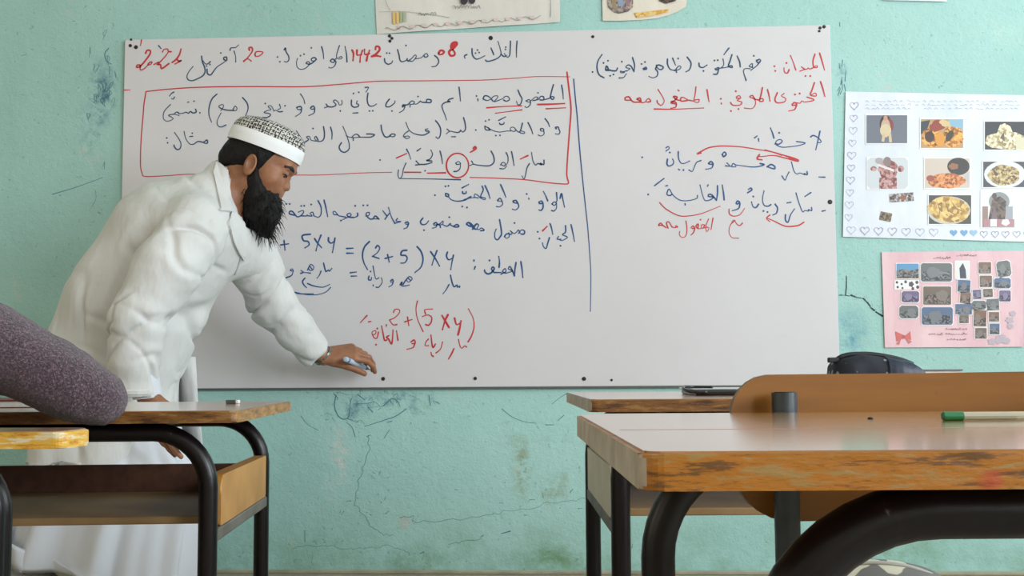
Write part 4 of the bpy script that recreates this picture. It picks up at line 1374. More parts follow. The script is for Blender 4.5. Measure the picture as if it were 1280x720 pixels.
def u_frame(bm, x0, x1, y, ztop, r, bend):
    zc = ztop - r
    path = [(x0, y, 0.0)]
    path += [(x0, y, zc - bend - .12)]
    for i in range(11):
        a = R(180 - 9 * i)
        path.append((x0 + bend + bend * math.cos(a), y, zc - bend + bend * math.sin(a)))
    for i in range(11):
        a = R(90 - 9 * i)
        path.append((x1 - bend + bend * math.cos(a), y, zc - bend + bend * math.sin(a)))
    path += [(x1, y, zc - bend - .12), (x1, y, 0.0)]
    tube(bm, path, r, 16)


def school_desk(corner, side, rz, height, width=1.2, depth=.56, thick=.0185, edge=m_edge_br, side_mat=m_side_gr, panel=m_panel, tube_r=.0145, inset=.05, front_in=.05, shelf=True, bend=.085, edge_side=None, label=''):
    """corner = world point of the camera-side top corner ('L' left or 'R' right)"""
    root = empty('school_desk', (corner[0], corner[1], 0), rz)
    tag(root, label, 'desk')
    x0, x1 = (0, width) if side == 'L' else (-width, 0)
    zt = height
    # top: laminate sheet over a plywood core with its painted edge
    out = rounded_rect(width, depth, (.012, .012, .03, .03), 6, (x0 + x1) / 2, depth / 2)
    bm = bmesh.new()
    ins = rounded_rect(width - .006, depth - .006, (.010, .010, .028, .028), 6, (x0 + x1) / 2, depth / 2)
    prism(bm, ins, lambda u, v_, d: (u, v_, d), zt - .0012, zt)
    bm_obj('desk_top', bm, m_top, root)
    bm = bmesh.new()
    prism(bm, out, lambda u, v_, d: (u, v_, d), zt - thick, zt - .0012, .0022, 2)
    core = bm_obj('edge', bm, [edge, side_mat], root)
    for p in core.data.polygons:
        n = p.normal
        if abs(n.x) > .75:
            p.material_index = 1
    tag(core, 'worn painted edge')
    zf = zt - thick
    yf, yb = front_in, depth - .06
    xa, xb = x0 + inset, x1 - inset
    bm = bmesh.new(); u_frame(bm, xa, xb, yf, zf, tube_r, bend); bm_obj('frame_tube', bm, m_tube, root, auto=40)
    bm = bmesh.new(); u_frame(bm, xa, xb, yb, zf, tube_r, bend); bm_obj('frame_tube', bm, m_tube, root, auto=40)
    # wooden runner under the top
    bm = bmesh.new(); b_box(bm, xa + bend, xb - bend, yf + tube_r + .004, yb - tube_r - .004, zf - .010, zf - .0003, .002); bm_obj('runner', bm, m_shelfb, root)
    zs = zt - .181
    for x in (xa, xb):
        bm = bmesh.new(); b_box(bm, x - .012, x + .012, yf + tube_r * .6, yb - tube_r * .6, zs - .021, zs - .001, .003); bm_obj('side_rail', bm, m_rail, root)
    if shelf:
        bm = bmesh.new(); b_box(bm, xa + .014, xb - .014, yf + .075, yb - .02, zs - .001, zs + .011, .002); bm_obj('shelf', bm, m_shelfp, root)
        bm = bmesh.new(); b_box(bm, xa + .014, xb - .014, yb - .019, yb - .008, zs + .0, zs + .063, .002); bm_obj('back_panel', bm, m_shelfb, root)
        for x in (xa, xb):
            bm = bmesh.new()
            w_, h_ = (yb - yf - 2 * tube_r - .03), .078
            pr = rounded_rect(w_, h_, (.006, .004, .004, .03), 6, (yf + .035 + yb - tube_r) / 2, zs + h_ / 2)
            prism(bm, pr, lambda u, v_, d: (d, u, v_), x - .011, x + .011, .0015, 1)
            bm_obj('side_panel', bm, panel, root)
    return root


ANG = YAW
c_ = WZ(800.4, 565, .6147)
desk_front = school_desk(c_, 'L', ANG + .006, .6147, 1.25, .535, .0200, m_edge_or, m_side_gr, m_panel2, tube_r=.0158, inset=.072, front_in=.045, bend=.095, shelf=False,
                         label='nearest desk at the lower right with a glossy top and orange worn front edge')
c_ = WZ(297, 513, .602)
desk_left = school_desk(c_, 'R', ANG + .055, .602, 1.22, .58, .0185, m_edge_br, m_edge_rt, m_panel, inset=.05, front_in=.04,
                        label='left desk with an open shelf, in front of the bearded man in white')
c_ = WZ(737, 499.3, .6165)
desk_back = school_desk(c_, 'L', ANG + .010, .6165, 1.22, .60, .0185, m_edge_br, m_side_gr, m_panel2, inset=.047, front_in=.04,
                        label='desk behind the chair back, carrying the dark pencil case')
c_ = WZ(80, 539, .597)
desk_corner = school_desk(c_, 'R', ANG - .05, .597, .62, .085, .0185, m_edge_ye, m_edge_ye, m_panel, tube_r=.0135, inset=.088, front_in=.04, shelf=False, bend=.06,
                          label='narrow flaking yellow plank on a dark tube frame at the lower left corner')

# worn spots on the near desk
bm = bmesh.new()
inv = parent_matrix(desk_front).inverted()
q = inv @ WZ(1088, 524, .6147)
lathe(bm, [(.0001, 0), (.0026, .0001), (.0023, .0008), (.0013, .0015), (.0002, .0018)], 14, (q.x, q.y, .6147))
o = bm_obj('ink_blot', bm, m_hole, desk_front, smooth=True); o['label'] = 'small black blot on the desk top'
bm = bmesh.new()
q = inv @ WZ(760, 537.5, .6147)
b_box(bm, .012, 1.236, q.y - .0012, q.y + .0012, .6146, .61482)
bm_obj('groove', bm, simple('reddish scratch', (150, 92, 84), .4), desk_front)['label'] = 'thin reddish line across the top'


# ------------------------------------------------------------------ chair
m_ply = NT('honey varnished plywood')
v = m_ply.coord((1.5, 1, 12))
c = m_ply.ramp(m_ply.noise(v, 3.5, 6, .6), [(.3, lin((122, 76, 22))), (.6, lin((136, 86, 28))), (.8, lin((148, 100, 42)))])
g = m_ply.ramp(m_ply.noise(m_ply.coord((1, 1, 1), loc=(2, 2, 2)), 26, 6, .7), [(.66, (0, 0, 0)), (.74, (1, 1, 1))])
c = m_ply.mix(m_ply.math('MULTIPLY', g, .5), c, lin((92, 60, 34)))
m_ply.color(c)
m_ply.set(rough=.42, spec=.35)
m_ply = m_ply.m
m_plyedge = simple('dark worn plywood rim', (92, 78, 62), .6, (128, 108, 84), 60, bump=.3)


def school_chair(loc, rz, label, backrest_z=(.5025, .6525), post_top=.634):
    """local: x across, +y towards the seat front; posts stand at y=0 on the sitter's back side"""
    root = empty('school_chair', loc, rz)
    tag(root, label, 'chair')
    w, z0, z1 = .412, backrest_z[0], backrest_z[1]
    h = z1 - z0
    out = rounded_rect(w, h, (.062, .062, .042, .042), 8, 0, (z0 + z1) / 2)
    # curved plywood: grid fill by prism rows
    bm = bmesh.new()
    n = 30
    rows = []

    def half(z_, u):
        return u

    def prof(x):
        """lower and upper z of the outline at x"""
        a = abs(x)
        lo, hi = z0, z1
        rb, rt = .062, .042
        if a > w / 2 - rb:
            d = a - (w / 2 - rb)
            lo = z0 + rb - math.sqrt(max(rb * rb - d * d, 0))
        if a > w / 2 - rt:
            d = a - (w / 2 - rt)
            hi = z1 - rt + math.sqrt(max(rt * rt - d * d, 0))
        hi += .004 * (x / w) * (1 if x > 0 else .3)
        return lo, hi
    xs = [-w / 2 + w * (1 - math.cos(math.pi * i / n)) / 2 for i in range(n + 1)]
    th = .010
    grid = {}
    m_ = 8
    for i, x in enumerate(xs):
        lo, hi = prof(x)
        yc = .0155 - .022 * (1 - (2 * x / w) ** 2) * -1 * .6
        for k in range(m_ + 1):
            z = lo + (hi - lo) * k / m_
            for s_ in (0, 1):
                grid[i, k, s_] = bm.verts.new((x, yc + s_ * th, z))
    for i in range(n):
        for k in range(m_):
            bm.faces.new((grid[i, k, 0], grid[i + 1, k, 0], grid[i + 1, k + 1, 0], grid[i, k + 1, 0]))
            bm.faces.new((grid[i, k, 1], grid[i, k + 1, 1], grid[i + 1, k + 1, 1], grid[i + 1, k, 1]))
    for i in range(n):
        for k in (0, m_):
            bm.faces.new((grid[i, k, 0], grid[i + 1, k, 0], grid[i + 1, k, 1], grid[i, k, 1])).material_index = 1
    for k in range(m_):
        for i in (0, n):
            bm.faces.new((grid[i, k, 0], grid[i, k + 1, 0], grid[i, k + 1, 1], grid[i, k, 1])).material_index = 1
    bmesh.ops.remove_doubles(bm, verts=bm.verts, dist=1e-6)
    bm_obj('backrest', bm, [m_ply, m_plyedge], root, auto=50)
    r = .0127
    px_ = .155
    for s_ in (-1, 1):
        bm = bmesh.new()
        tube(bm, [(s_ * px_, 0, 0), (s_ * px_, 0, .3), (s_ * px_, 0, post_top)], r, 18)
        leg = bm_obj('post', bm, m_tube2, root, auto=40)
        bm = bmesh.new(); lathe(bm, [(r * .8, 0), (r * .8, .0006)], 18, (s_ * px_, 0, post_top)); bm_obj('open_end', bm, m_hole, leg)
        bm = bmesh.new()
        tube(bm, catmull([(s_ * px_, .0, .315), (s_ * px_, .12, .32), (s_ * px_, .26, .322), (s_ * px_, .295, .29), (s_ * px_, .31, .14), (s_ * px_, .32, 0)], 6), .0115, 14)
        bm_obj('leg', bm, m_tube2, root, auto=40)
    bm = bmesh.new(); tube(bm, [(-px_, .15, .25), (px_, .15, .25)], .009, 12); tube(bm, [(-px_, 0.0, .25), (-px_, .15, .25), (-px_, .305, .25)], .009, 12); tube(bm, [(px_, 0, .25), (px_, .15, .25), (px_, .305, .25)], .009, 12)
    bm_obj('stretcher', bm, m_tube2, root, auto=40)
    bm = bmesh.new()
    so = rounded_rect(.39, .33, (.03, .03, .05, .05), 8, 0, .175)
    prism(bm, so, lambda u, v_, d: (u, v_, d + .012 * (v_ - .19) ** 2 / .03), .334, .346, .003, 2)
    bm_obj('seat', bm, m_ply, root, auto=40)
    return root


pc = W(981, 520, 1.135)
ang_c = ANG + .02
pl = Vector((pc.x + .155 * math.cos(ang_c), pc.y + .155 * math.sin(ang_c), 0))
chair = school_chair(pl, ang_c, 'wooden school chair seen from behind, pushed up to the desk with the pencil case')

# ------------------------------------------------------------------ small things on the desks
# pencil case on the back desk
t = NT('navy cloth with pale dots')
v = t.coord((60, 60, 60))
vo = t.n('ShaderNodeTexVoronoi'); vo.inputs['Scale'].default_value = 1.0; vo.inputs['Randomness'].default_value = .35
t.l(v, vo.inputs['Vector'])
c = t.mix(t.ramp(vo.outputs['Distance'], [(.19, (1, 1, 1)), (.25, (0, 0, 0))]), lin((15, 20, 34)), lin((130, 140, 152)))
t.color(c); t.set(rough=.75); t.bump(t.noise(t.coord(), 40, 4), .25, .006)
m_case = t.m
m_caseb = simple('navy satin cloth', (12, 20, 42), .5, (16, 28, 56), 18, bump=.35, bscale=30, bdist=.01)
m_zip = simple('dark zip tape', (22, 24, 30), .6)
Z_BK = .6165
YC = 1.93
a_, b_ = W(1035, 470, YC), W(1162, 470, YC)
L_ = b_.x - a_.x
case = empty('pencil_case', ((a_.x + b_.x) / 2, YC, Z_BK), ANG)
tag(case, 'bulky navy pencil case with pale dots lying behind the top of the chair back', 'pencil case')


def case_shape(bm, k0, k1, zs, x_from=-1.0, x_to=1.0, grow=0):
    n, m2 = 26, 20
    rings = []
    for i in range(n + 1):
        u = x_from + (x_to - x_from) * i / n
        e = max(0.02, 1 - abs(u) ** 6) ** .5 if u < 0 else max(.02, 1 - abs(u) ** 3.2) ** .5
        hz = (.066 if u < -.3 else .066 - .016 * max(0, u + .3) ** 1.5) * (.80 + .20 * e) * (e ** .35) * zs
        hy = .042 * (e ** .5)
        ring = []
        for k in range(m2):
            a = 2 * math.pi * k / m2
            cx_, sz_ = math.cos(a), math.sin(a)
            sx_ = abs(cx_) ** .6 * (1 if cx_ > 0 else -1)
            ss_ = abs(sz_) ** .6 * (1 if sz_ > 0 else -1)
            lump = 1 + .03 * math.sin(7 * u + 2 * a) + .02 * math.sin(13 * u - 3 * a)
            ring.append(bm.verts.new((u * L_ / 2, hy * sx_ * lump + (grow * sx_), max(0.0004, hz * .5 + (hz * .5 + grow) * ss_ * (lump if ss_ > 0 else 1)))))
        rings.append(ring)
    for a, b in zip(rings, rings[1:]):
        for k in range(m2):
            j = (k + 1) % m2
            bm.faces.new((a[k], a[j], b[j], b[k]))
    bm.faces.new(rings[0]); bm.faces.new(rings[-1][::-1])


bm = bmesh.new(); case_shape(bm, 0, 1, 1.0); bm_obj('pouch', bm, m_case, case, smooth=True)
bm = bmesh.new(); case_shape(bm, 0, 1, 1.0, .05, .8, .0018); bm_obj('side_pocket', bm, m_caseb, case, smooth=True)
bm = bmesh.new()
zp = []
for i in range(17):
    u = -.86 + 1.5 * i / 16
    e = max(0.02, 1 - abs(u) ** 6) ** .5 if u < 0 else max(.02, 1 - abs(u) ** 3.2) ** .5
    hz = (.066 if u < -.3 else .066 - .016 * max(0, u + .3) ** 1.5) * (.80 + .20 * e) * (e ** .35)
    zp.append((u * L_ / 2, -.012, hz + .0015))
tube(bm, zp, .0042, 8); bm_obj('zip', bm, m_zip, case, smooth=True)
bm = bmesh.new(); b_box(bm, zp[0][0] - .016, zp[0][0] + .002, -.017, -.007, zp[0][2] - .006, zp[0][2] + .003, .002); bm_obj('zip_pull', bm, m_zip, case)

# book behind the pencil case
m_paper = simple('book page edges', (206, 204, 200), .7, (188, 186, 182), 60)
m_cover = simple('grey book cover', (104, 108, 116), .5)
a_, b_ = W(1128, 466, 2.10), W(1187, 466, 2.10)
book = empty('book', ((a_.x + b_.x) / 2, 2.10, Z_BK), ANG)
tag(book, 'grey edged thick book just showing right of the dark pencil case', 'book')
bw = b_.x - a_.x
hb = W(1187, 461.5, 2.05).z - Z_BK
bm = bmesh.new(); b_box(bm, -bw / 2 + .002, bw / 2 - .003, -.062, .062, .003, hb - .003); bm_obj('pages', bm, m_paper, book)
bm = bmesh.new(); b_box(bm, -bw / 2, bw / 2, -.065, .065, 0, .003, .001); b_box(bm, -bw / 2, bw / 2, -.065, .065, hb - .003, hb, .001); b_box(bm, -bw / 2 - .003, -bw / 2, -.065, .065, 0, hb, .001); bm_obj('cover', bm, m_cover, book)

# black folder with loose strap
m_fold = simple('black glossy plastic', (22, 22, 24), .25)
m_clear = simple('clear plastic sleeve', (176, 178, 178), .15)
cf = WZ(861, 494.5, Z_BK)
fold = empty('folder', (cf.x, cf.y, Z_BK), ANG)
tag(fold, 'flat black plastic folder on the desk just left of the chair back', 'folder')
bm = bmesh.new(); b_box(bm, .012, .25, .0, .16, .0, .009, .003, 2); bm_obj('cover', bm, m_fold, fold)
bm = bmesh.new(); b_box(bm, .008, .252, .012, .165, .0092, .0112, .001, 1); tag(bm_obj('sleeve', bm, m_clear, fold), 'pale plastic sleeve on top')
bm = bmesh.new(); tube(bm, catmull([(.03, -.002, .006), (.006, .0, .006), (-.004, .02, .010), (.0, .05, .014), (.02, .08, .013), (.05, .06, .0125)], 6), .0028, 8); bm_obj('loop', bm, m_fold, fold, smooth=True)

# green pen on the near desk
m_green = simple('green plastic', (22, 104, 58), .3)
t = NT('clear pen barrel'); t.color(lin((206, 200, 178))); t.set(rough=.2, trans=.45); m_barrel = t.m
m_gink = simple('green ink', (44, 120, 76), .4)
pa = WZ(1178, 526, .6147)
pd = Vector((math.cos(.07), math.sin(.07), 0))
rp = .0037
pa.z = .6147 + rp
pen = empty('pen', (pa.x, pa.y, pa.z), .07)
tag(pen, 'clear ballpoint pen with a green end plug lying on the nearest desk', 'pen')
bm = bmesh.new(); lathe(bm, [(.0028, 0), (rp, .0008), (rp, .0165), (rp * .92, .0168)], 16, (0, 0, 0), (1, 0, 0)); bm_obj('end_plug', bm, m_green, pen, auto=35)
bm = bmesh.new(); lathe(bm, [(rp * .95, .0168), (rp * .95, .128), (rp * .7, .136), (rp * .3, .145)], 10, (0, 0, 0), (1, 0, 0)); bm_obj('barrel', bm, m_barrel, pen, auto=35)
bm = bmesh.new(); lathe(bm, [(.0014, .0169), (.0014, .06)], 10, (0, 0, -.0012), (1, 0, 0)); bm_obj('ink_tube', bm, m_gink, pen, auto=35)
bm = bmesh.new(); lathe(bm, [(.0006, .144), (.0009, .1448), (.0005, .149)], 10, (0, 0, 0), (1, 0, 0)); bm_obj('tip', bm, m_rail, pen, auto=35)

# little two-tone rubber on the left desk
pr = WZ(291, 504.6, .602)
m_rub = simple('dark rubber', (70, 68, 66), .7)
m_rubw = simple('white rubber', (220, 218, 214), .7)
rub = empty('eraser', (pr.x, pr.y, .602), ANG)
tag(rub, 'tiny dark and white eraser on the right end of the left desk', 'eraser')
bm = bmesh.new(); b_box(bm, -.012, .006, -.006, .006, 0, .007, .0015, 2); bm_obj('sleeve', bm, m_rub, rub)
bm = bmesh.new(); b_box(bm, .006, .0125, -.0055, .0055, .0003, .0068, .0015, 2); tag(bm_obj('tip', bm, m_rubw, rub), 'white tip')

# patterned bag on the floor
t = NT('grey printed bag cloth')
v = t.coord((1, 1, 1))
ns = t.noise(v, 9, 2, .4)
c = t.ramp(ns, [(.44, lin((112, 108, 106))), (.47, lin((112, 108, 106))), (.475, lin((206, 198, 178))), (.56, lin((212, 204, 186))), (.565, lin((50, 58, 82))), (.60, lin((52, 60, 86)))])
t.color(c); t.set(rough=.75); t.bump(t.noise(t.coord(), 30, 4), .2, .006)
m_bag = t.m
m_pipe = simple('pale piping', (172, 170, 160), .6)
bg = W(1085, 715, 2.75)
bagr = empty('school_bag', (bg.x, 2.75, 0), .1)
tag(bagr, 'grey bag with a cream and navy print on the floor below the desks', 'bag')
zt_ = W(1072, 697, 2.75).z
fb = Field((-.26, -.14, -.02), (.26, .14, zt_ + .06), .008)
fb.ell((0, 0, zt_ * .42), (.215, .09, zt_ * .56), None, .02)
fb.cone((-.12, 0, .08), (.12, 0, .08), .085, .085, .05)
fb.F = np.maximum(fb.F, (0.0 - (fb.lo[2] + fb.h * np.arange(fb.n[2])))[None, None, :].astype(np.float32))
vv, ff = fb.mesh(); vv = relax(vv, ff, 2)
vv[:, 2] = np.maximum(vv[:, 2], .001)
fast_mesh('bag_body', vv, ff, m_bag, bagr, world=False)
bm = bmesh.new(); tube(bm, catmull([(-.05, -.01, zt_ * .97), (-.035, -.01, zt_ + .02), (.0, -.01, zt_ + .03), (.035, -.01, zt_ + .02), (.05, -.01, zt_ * .97)], 6), .006, 8)
bm.free()
bm = bmesh.new()
pp_ = []
for i in range(25):
    a = R(8 + 164 * i / 24)
    pp_.append((.21 * math.cos(a), -.03, zt_ * .42 + zt_ * .545 * math.sin(a)))
tube(bm, pp_, .005, 8); bm_obj('piping', bm, m_pipe, bagr, smooth=True)

# closed exercise book under the elbow, far end of the left desk
m_book2 = simple('dark red book cover', (96, 42, 38), .5)
eb = WZ(10, 511, .602)
nb = empty('notebook', (eb.x - .12, eb.y + .14, .602), ANG + .06)
tag(nb, 'closed dark red notebook with pale pages on the left desk beneath the sleeve', 'notebook')
bm = bmesh.new(); b_box(bm, -.148, .146, -.098, .098, .0015, .011); bm_obj('pages', bm, m_paper, nb)
bm = bmesh.new(); b_box(bm, -.15, .15, -.1, .1, 0, .0015); b_box(bm, -.15, .15, -.1, .1, .011, .0135); b_box(bm, -.153, -.15, -.1, .1, 0, .0135); bm_obj('cover', bm, m_book2, nb)

# ------------------------------------------------------------------ the teacher
def skin_mat(name, base, dark, warm):
    t = NT(name)
    v = t.coord()
    c = t.ramp(t.noise(v, 26, 5, .6), [(.3, lin(dark)), (.5, lin(base)), (.75, lin(warm))])
    t.color(c)
    t.set(rough=.48, spec=.4, sub=.06)
    t.b.inputs['Subsurface Radius'].default_value = (.012, .005, .003)
    t.bump(t.noise(v, 220, 3), .12, .002)
    return t.m


def cloth_mat(name, c1, c2, weave=900, fold=.25, fscale=11, rough=.8):
    t = NT(name)
    v = t.coord()
    t.color(t.ramp(t.noise(v, 4, 4), [(.3, lin(c1)), (.7, lin(c2))]))
    t.set(rough=rough, sheen=.1)
    w1 = t.noise(t.coord((1.0, 1.0, .45)), fscale, 3, .5)
    w2 = t.noise(v, weave, 1)
    t.bump(t.math('ADD', w1, t.math('MULTIPLY', w2, .02)), fold, .02)
    return t.m


m_skin = skin_mat('brown skin', (152, 104, 76), (138, 90, 64), (168, 116, 88))
m_coat = cloth_mat('white cotton coat', (208, 207, 206), (218, 217, 217), fold=.45, fscale=15)
m_thobe = cloth_mat('white gown cloth', (206, 208, 216), (216, 218, 226), fold=.2)
m_collar = cloth_mat('pale shirt collar', (206, 212, 224), (218, 224, 234), fold=.05)
m_seam = simple('seam shadow thread', (186, 188, 192), .8)
t = NT('black beard hair')
v = t.coord((60, 60, 14))
t.color(t.ramp(t.noise(v, 3, 4), [(.3, lin((10, 9, 10))), (.8, lin((24, 21, 21)))]))
t.set(rough=.6, spec=.25)
t.bump(t.noise(v, 4, 4), .6, .006)
m_hair = t.m
m_brow = simple('dark eyebrow hair', (36, 28, 25), .7)
m_lips = simple('lips', (134, 84, 70), .5)
m_eyew = simple('eye white', (206, 196, 188), .25)
m_iris = simple('dark iris', (40, 26, 20), .2)

# head frame: x forward (to the right of the room, tipped down), y towards the board, z up out of the crown
HD = W(316.5, 207, 3.17)
tilt = R(26)
turn = R(4)
hx = Vector((math.cos(tilt) * math.cos(turn), math.cos(tilt) * math.sin(turn), -math.sin(tilt)))
hy = Vector((-math.sin(turn), math.cos(turn), 0))
hz = hx.cross(hy)
HM = Matrix((hx, hy, hz)).transposed()


def h(x, y, z):
    return HD + HM @ Vector((x, y, z))


HA = np.array(HM)


def arr(v_):
    return np.array(v_, float)


teacher = empty('person', W(125, 745, 3.15) * Vector((1, 1, 0)) if False else (W(125, 600, 3.15).x, 3.15, 0))
tag(teacher, 'bearded man in white coat and patterned cap leaning towards the board', 'person')

# joints
R_SH, R_EL, R_WR = W(240, 275, 2.985), W(172, 400, 2.885), W(184, 493, 2.905)
L_SH, L_EL, L_WR = W(318, 326, 3.30), W(360, 402, 3.44), W(404, 445, 3.535)
PEL, MID, CHE = W(135, 470, 3.15), W(167, 388, 3.15), W(218, 303, 3.145)
NECK0 = W(272, 262, 3.155)

HB = .0036
fb = Field((-1.48, 2.80, -.01), (-.38, 3.655, 1.56), HB)
# head
fb.ell(h(.010, 0, .045), (.096, .076, .087), HA, .0)
fb.ell(h(.055, 0, -.022), (.056, .060, .084), HA, .03)
fb.cone(h(.02, .045, -.055), h(.085, .016, -.088), .024, .020, .03)
fb.cone(h(.02, -.045, -.055), h(.085, -.016, -.088), .024, .020, .03)
fb.ell(h(.084, 0, .060), (.026, .050, .036), HA, .03)
fb.cone(h(.100, -.034, .036), h(.1075, -.010, .034), .0105, .0105, .014)
fb.cone(h(.100, .034, .036), h(.1075, .010, .034), .0105, .0105, .014)
fb.cone(h(.078, -.042, -.014), h(.088, -.030, -.022), .020, .016, .03)
fb.cone(h(.078, .042, -.014), h(.088, .030, -.022), .020, .016, .03)
for s_ in (-1, 1):
    fb.ell(h(.112, .031 * s_, .016), (.016, .017, .0115), HA, .010, 'sub')
    fb.ell(h(.0925, .030 * s_, .015), (.0130, .0140, .0130), HA, .002)
    fb.cone(h(.0985, .040 * s_, .019), h(.1045, .022 * s_, .018), .0052, .0052, .006)
fb.cone(h(.1010, 0, .020), h(.1150, 0, -.011), .0075, .0098, .007)
fb.ell(h(.1150, 0, -.0165), (.0130, .0108, .0105), HA, .005)
for s_ in (-1, 1):
    fb.ell(h(.1075, .0130 * s_, -.0195), (.0110, .0075, .0078), HA, .003)
fb.ell(h(.103, 0, -.040), (.013, .024, .010), HA, .014)
fb.ell(h(.103, 0, -.053), (.011, .021, .008), HA, .010)
for s_ in (-1, 1):
    em = HM @ Matrix.Rotation(R(14 * s_), 3, 'Z') @ Matrix.Rotation(R(-8), 3, 'Y')
    ea = np.array(em)
    ec = h(.012, .079 * s_, -.006)
    fb.ell(ec, (.0195, .0085, .0310), ea, .006)
    fb.ell(Vector(ec) + em @ Vector((.003, .0075 * s_, .003)), (.0120, .0100, .0205), ea, .002, 'sub')
    fb.ell(Vector(ec) + em @ Vector((.001, .001 * s_, -.024)), (.0105, .006, .0095), ea, .006)
# neck and trunk
fb.cone(h(-.030, 0, -.035), NECK0, .056, .062, .03)
fb.cone(NECK0, CHE, .07, .14, .05)
fb.cone(CHE, MID, .155, .155, .05)
fb.cone(MID, PEL, .155, .165, .05)
fb.cone(W(240, 282, 3.0), W(312, 318, 3.28), .062, .062, .05)
# arms
fb.chain([R_SH, R_EL, R_WR], [.058, .043, .0295], .02)
fb.chain([L_SH, L_EL, L_WR], [.056, .042, .0290], .02)


def hand(fld, wrist, d, palm, side, curls, spread=1.0, scale=1.0, thumb=None):
    """wrist point, d = direction of the fingers, palm = direction the palm faces, side: direction of the thumb"""
    d = d.normalized()
    palm = (palm - d * palm.dot(d)).normalized()
    s = d.cross(palm).normalized()
    if s.dot(side) < 0:
        s = -s
    k = scale
    tips = []
    # carpus and palm
    kn = []
    for i, off in enumerate((.030, .010, -.010, -.029)):
        kp = wrist + d * (.094 - .004 * abs(i - 1.2)) * k + s * off * k - palm * (.004 - .003 * abs(i - 1.5)) * k
        kn.append(kp)
        fld.cone(wrist + s * off * .55 * k, kp, .0165 * k, .0125 * k, .012)
    fld.cone(wrist + d * .03 * k + palm * .006 * k + s * .018 * k, wrist + d * .07 * k + palm * .008 * k + s * .014 * k, .016 * k, .013 * k, .012)
    lens = ((.040, .026, .021), (.045, .029, .023), (.041, .027, .022), (.032, .021, .019))
    for i in range(4):
        p = kn[i]
        ang = 0
        dirn = d + s * (.10, .02, -.06, -.14)[i] * spread
        dirn.normalize()
        r = (.0098, .0098, .0094, .0084)[i] * k
        for j in range(3):
            ang += curls[i][j]
            dd = (dirn * math.cos(ang) + palm * math.sin(ang)).normalized()
            q = p + dd * lens[i][j] * k
            fld.cone(p, q, r, r * .9, .003)
            p = q
            r *= .9
        tips.append(p)
    # thumb
    th = thumb or (.65, .25, .2)
    p = wrist + d * .028 * k + s * .024 * k + palm * .006 * k
    dd = (d * math.cos(th[0]) + s * math.sin(th[0]) + palm * .35).normalized()
    q = p + dd * .044 * k
    fld.cone(p, q, .0155 * k, .0115 * k, .010)
    d2 = (dd + d * th[1] + palm * th[2]).normalized()
    q2 = q + d2 * .032 * k
    fld.cone(q, q2, .0112 * k, .0100 * k, .004)
    d3 = (d2 + d * th[1] + palm * th[2] * 1.4).normalized()
    fld.cone(q2, q2 + d3 * .025 * k, .0100 * k, .0080 * k, .003)
    tips.append(q2 + d3 * .025 * k)
    return kn, tips


# left hand: palm down towards the board, fingers drooping in front of the marker
ld = (W(450, 440, 3.565) - L_WR).normalized()
lkn, ltips = hand(fb, L_WR, ld, Vector((.0, .62, -.78)), Vector((0, -.78, -.62)),
                  [(.30, .62, .42), (.42, .75, .5), (.55, .85, .55), (.6, .9, .6)], 1.0, 1.08, (.30, .35, .30))
# right hand: hanging down behind the desk
rd = (W(208, 555, 2.91) - R_WR).normalized()
hand(fb, R_WR, rd, Vector((.55, .8, .1)), Vector((1, -.3, 0)), [(.10, .14, .1), (.12, .16, .12), (.14, .2, .14), (.2, .25, .2)], .8)
# legs and feet
R_HIP, R_KN, R_AN = W(120, 500, 3.06), W(80, 620, 3.03), W(18, 715, 3.03)
L_HIP, L_KN, L_AN = W(150, 500, 3.24), W(160, 620, 3.26), W(150, 715, 3.30)
R_AN.z = L_AN.z = .10
fb.chain([R_HIP, R_KN, R_AN], [.10, .062, .042], .03)
fb.chain([L_HIP, L_KN, L_AN], [.10, .062, .042], .03)
for an in (R_AN, L_AN):
    fb.cone(an, an + Vector((-.03, 0, -.055)), .040, .036, .02)
    fb.cone(an + Vector((-.02, 0, -.058)), an + Vector((.14, -.01, -.066)), .034, .026, .02)
vb, fc = fb.mesh()
vb = relax(vb, fc, 1, .4)
body = fast_mesh('body', vb, fc, m_skin, teacher)
tag(body, 'brown skinned face, neck and hands')
del fb

# ---- hair, beard, brows, eyes
fh = Field(np.array(h(0, 0, .0)) - .22, np.array(h(0, 0, 0)) + .2, .0042)
fh.ell(h(.010, 0, .046), (.099, .0815, .090), HA, .0)
fh.ell(h(-.046, 0, .006), (.052, .066, .048), HA, .03)
fh.cone(h(-.064, .03, -.018), h(-.064, -.03, -.018), .026, .026, .03)
for s_ in (-1, 1):
    fh.cone(h(.024, .068 * s_, .03), h(.026, .070 * s_, -.008), .012, .009, .012)
# keep the forehead and the face clear of hair
fh.ell(h(.125, 0, .020), (.100, .10, .078), HA, .01, 'sub')
fh.ell(h(.012, -.094, -.010), (.026, .028, .034), HA, .006, 'sub')
fh.ell(h(.012, .094, -.010), (.026, .028, .034), HA, .006, 'sub')
vh, fc = fh.mesh()
vh = relax(vh, fc, 1)
nh = vnormals(vh, fc)
for i in range(len(vh)):
    n_ = noise.noise(Vector(vh[i]) * 90)
    vh[i] += nh[i] * (.0016 * n_)
tag(fast_mesh('hair', vh, fc, m_hair, teacher), 'short black hair under the cap')

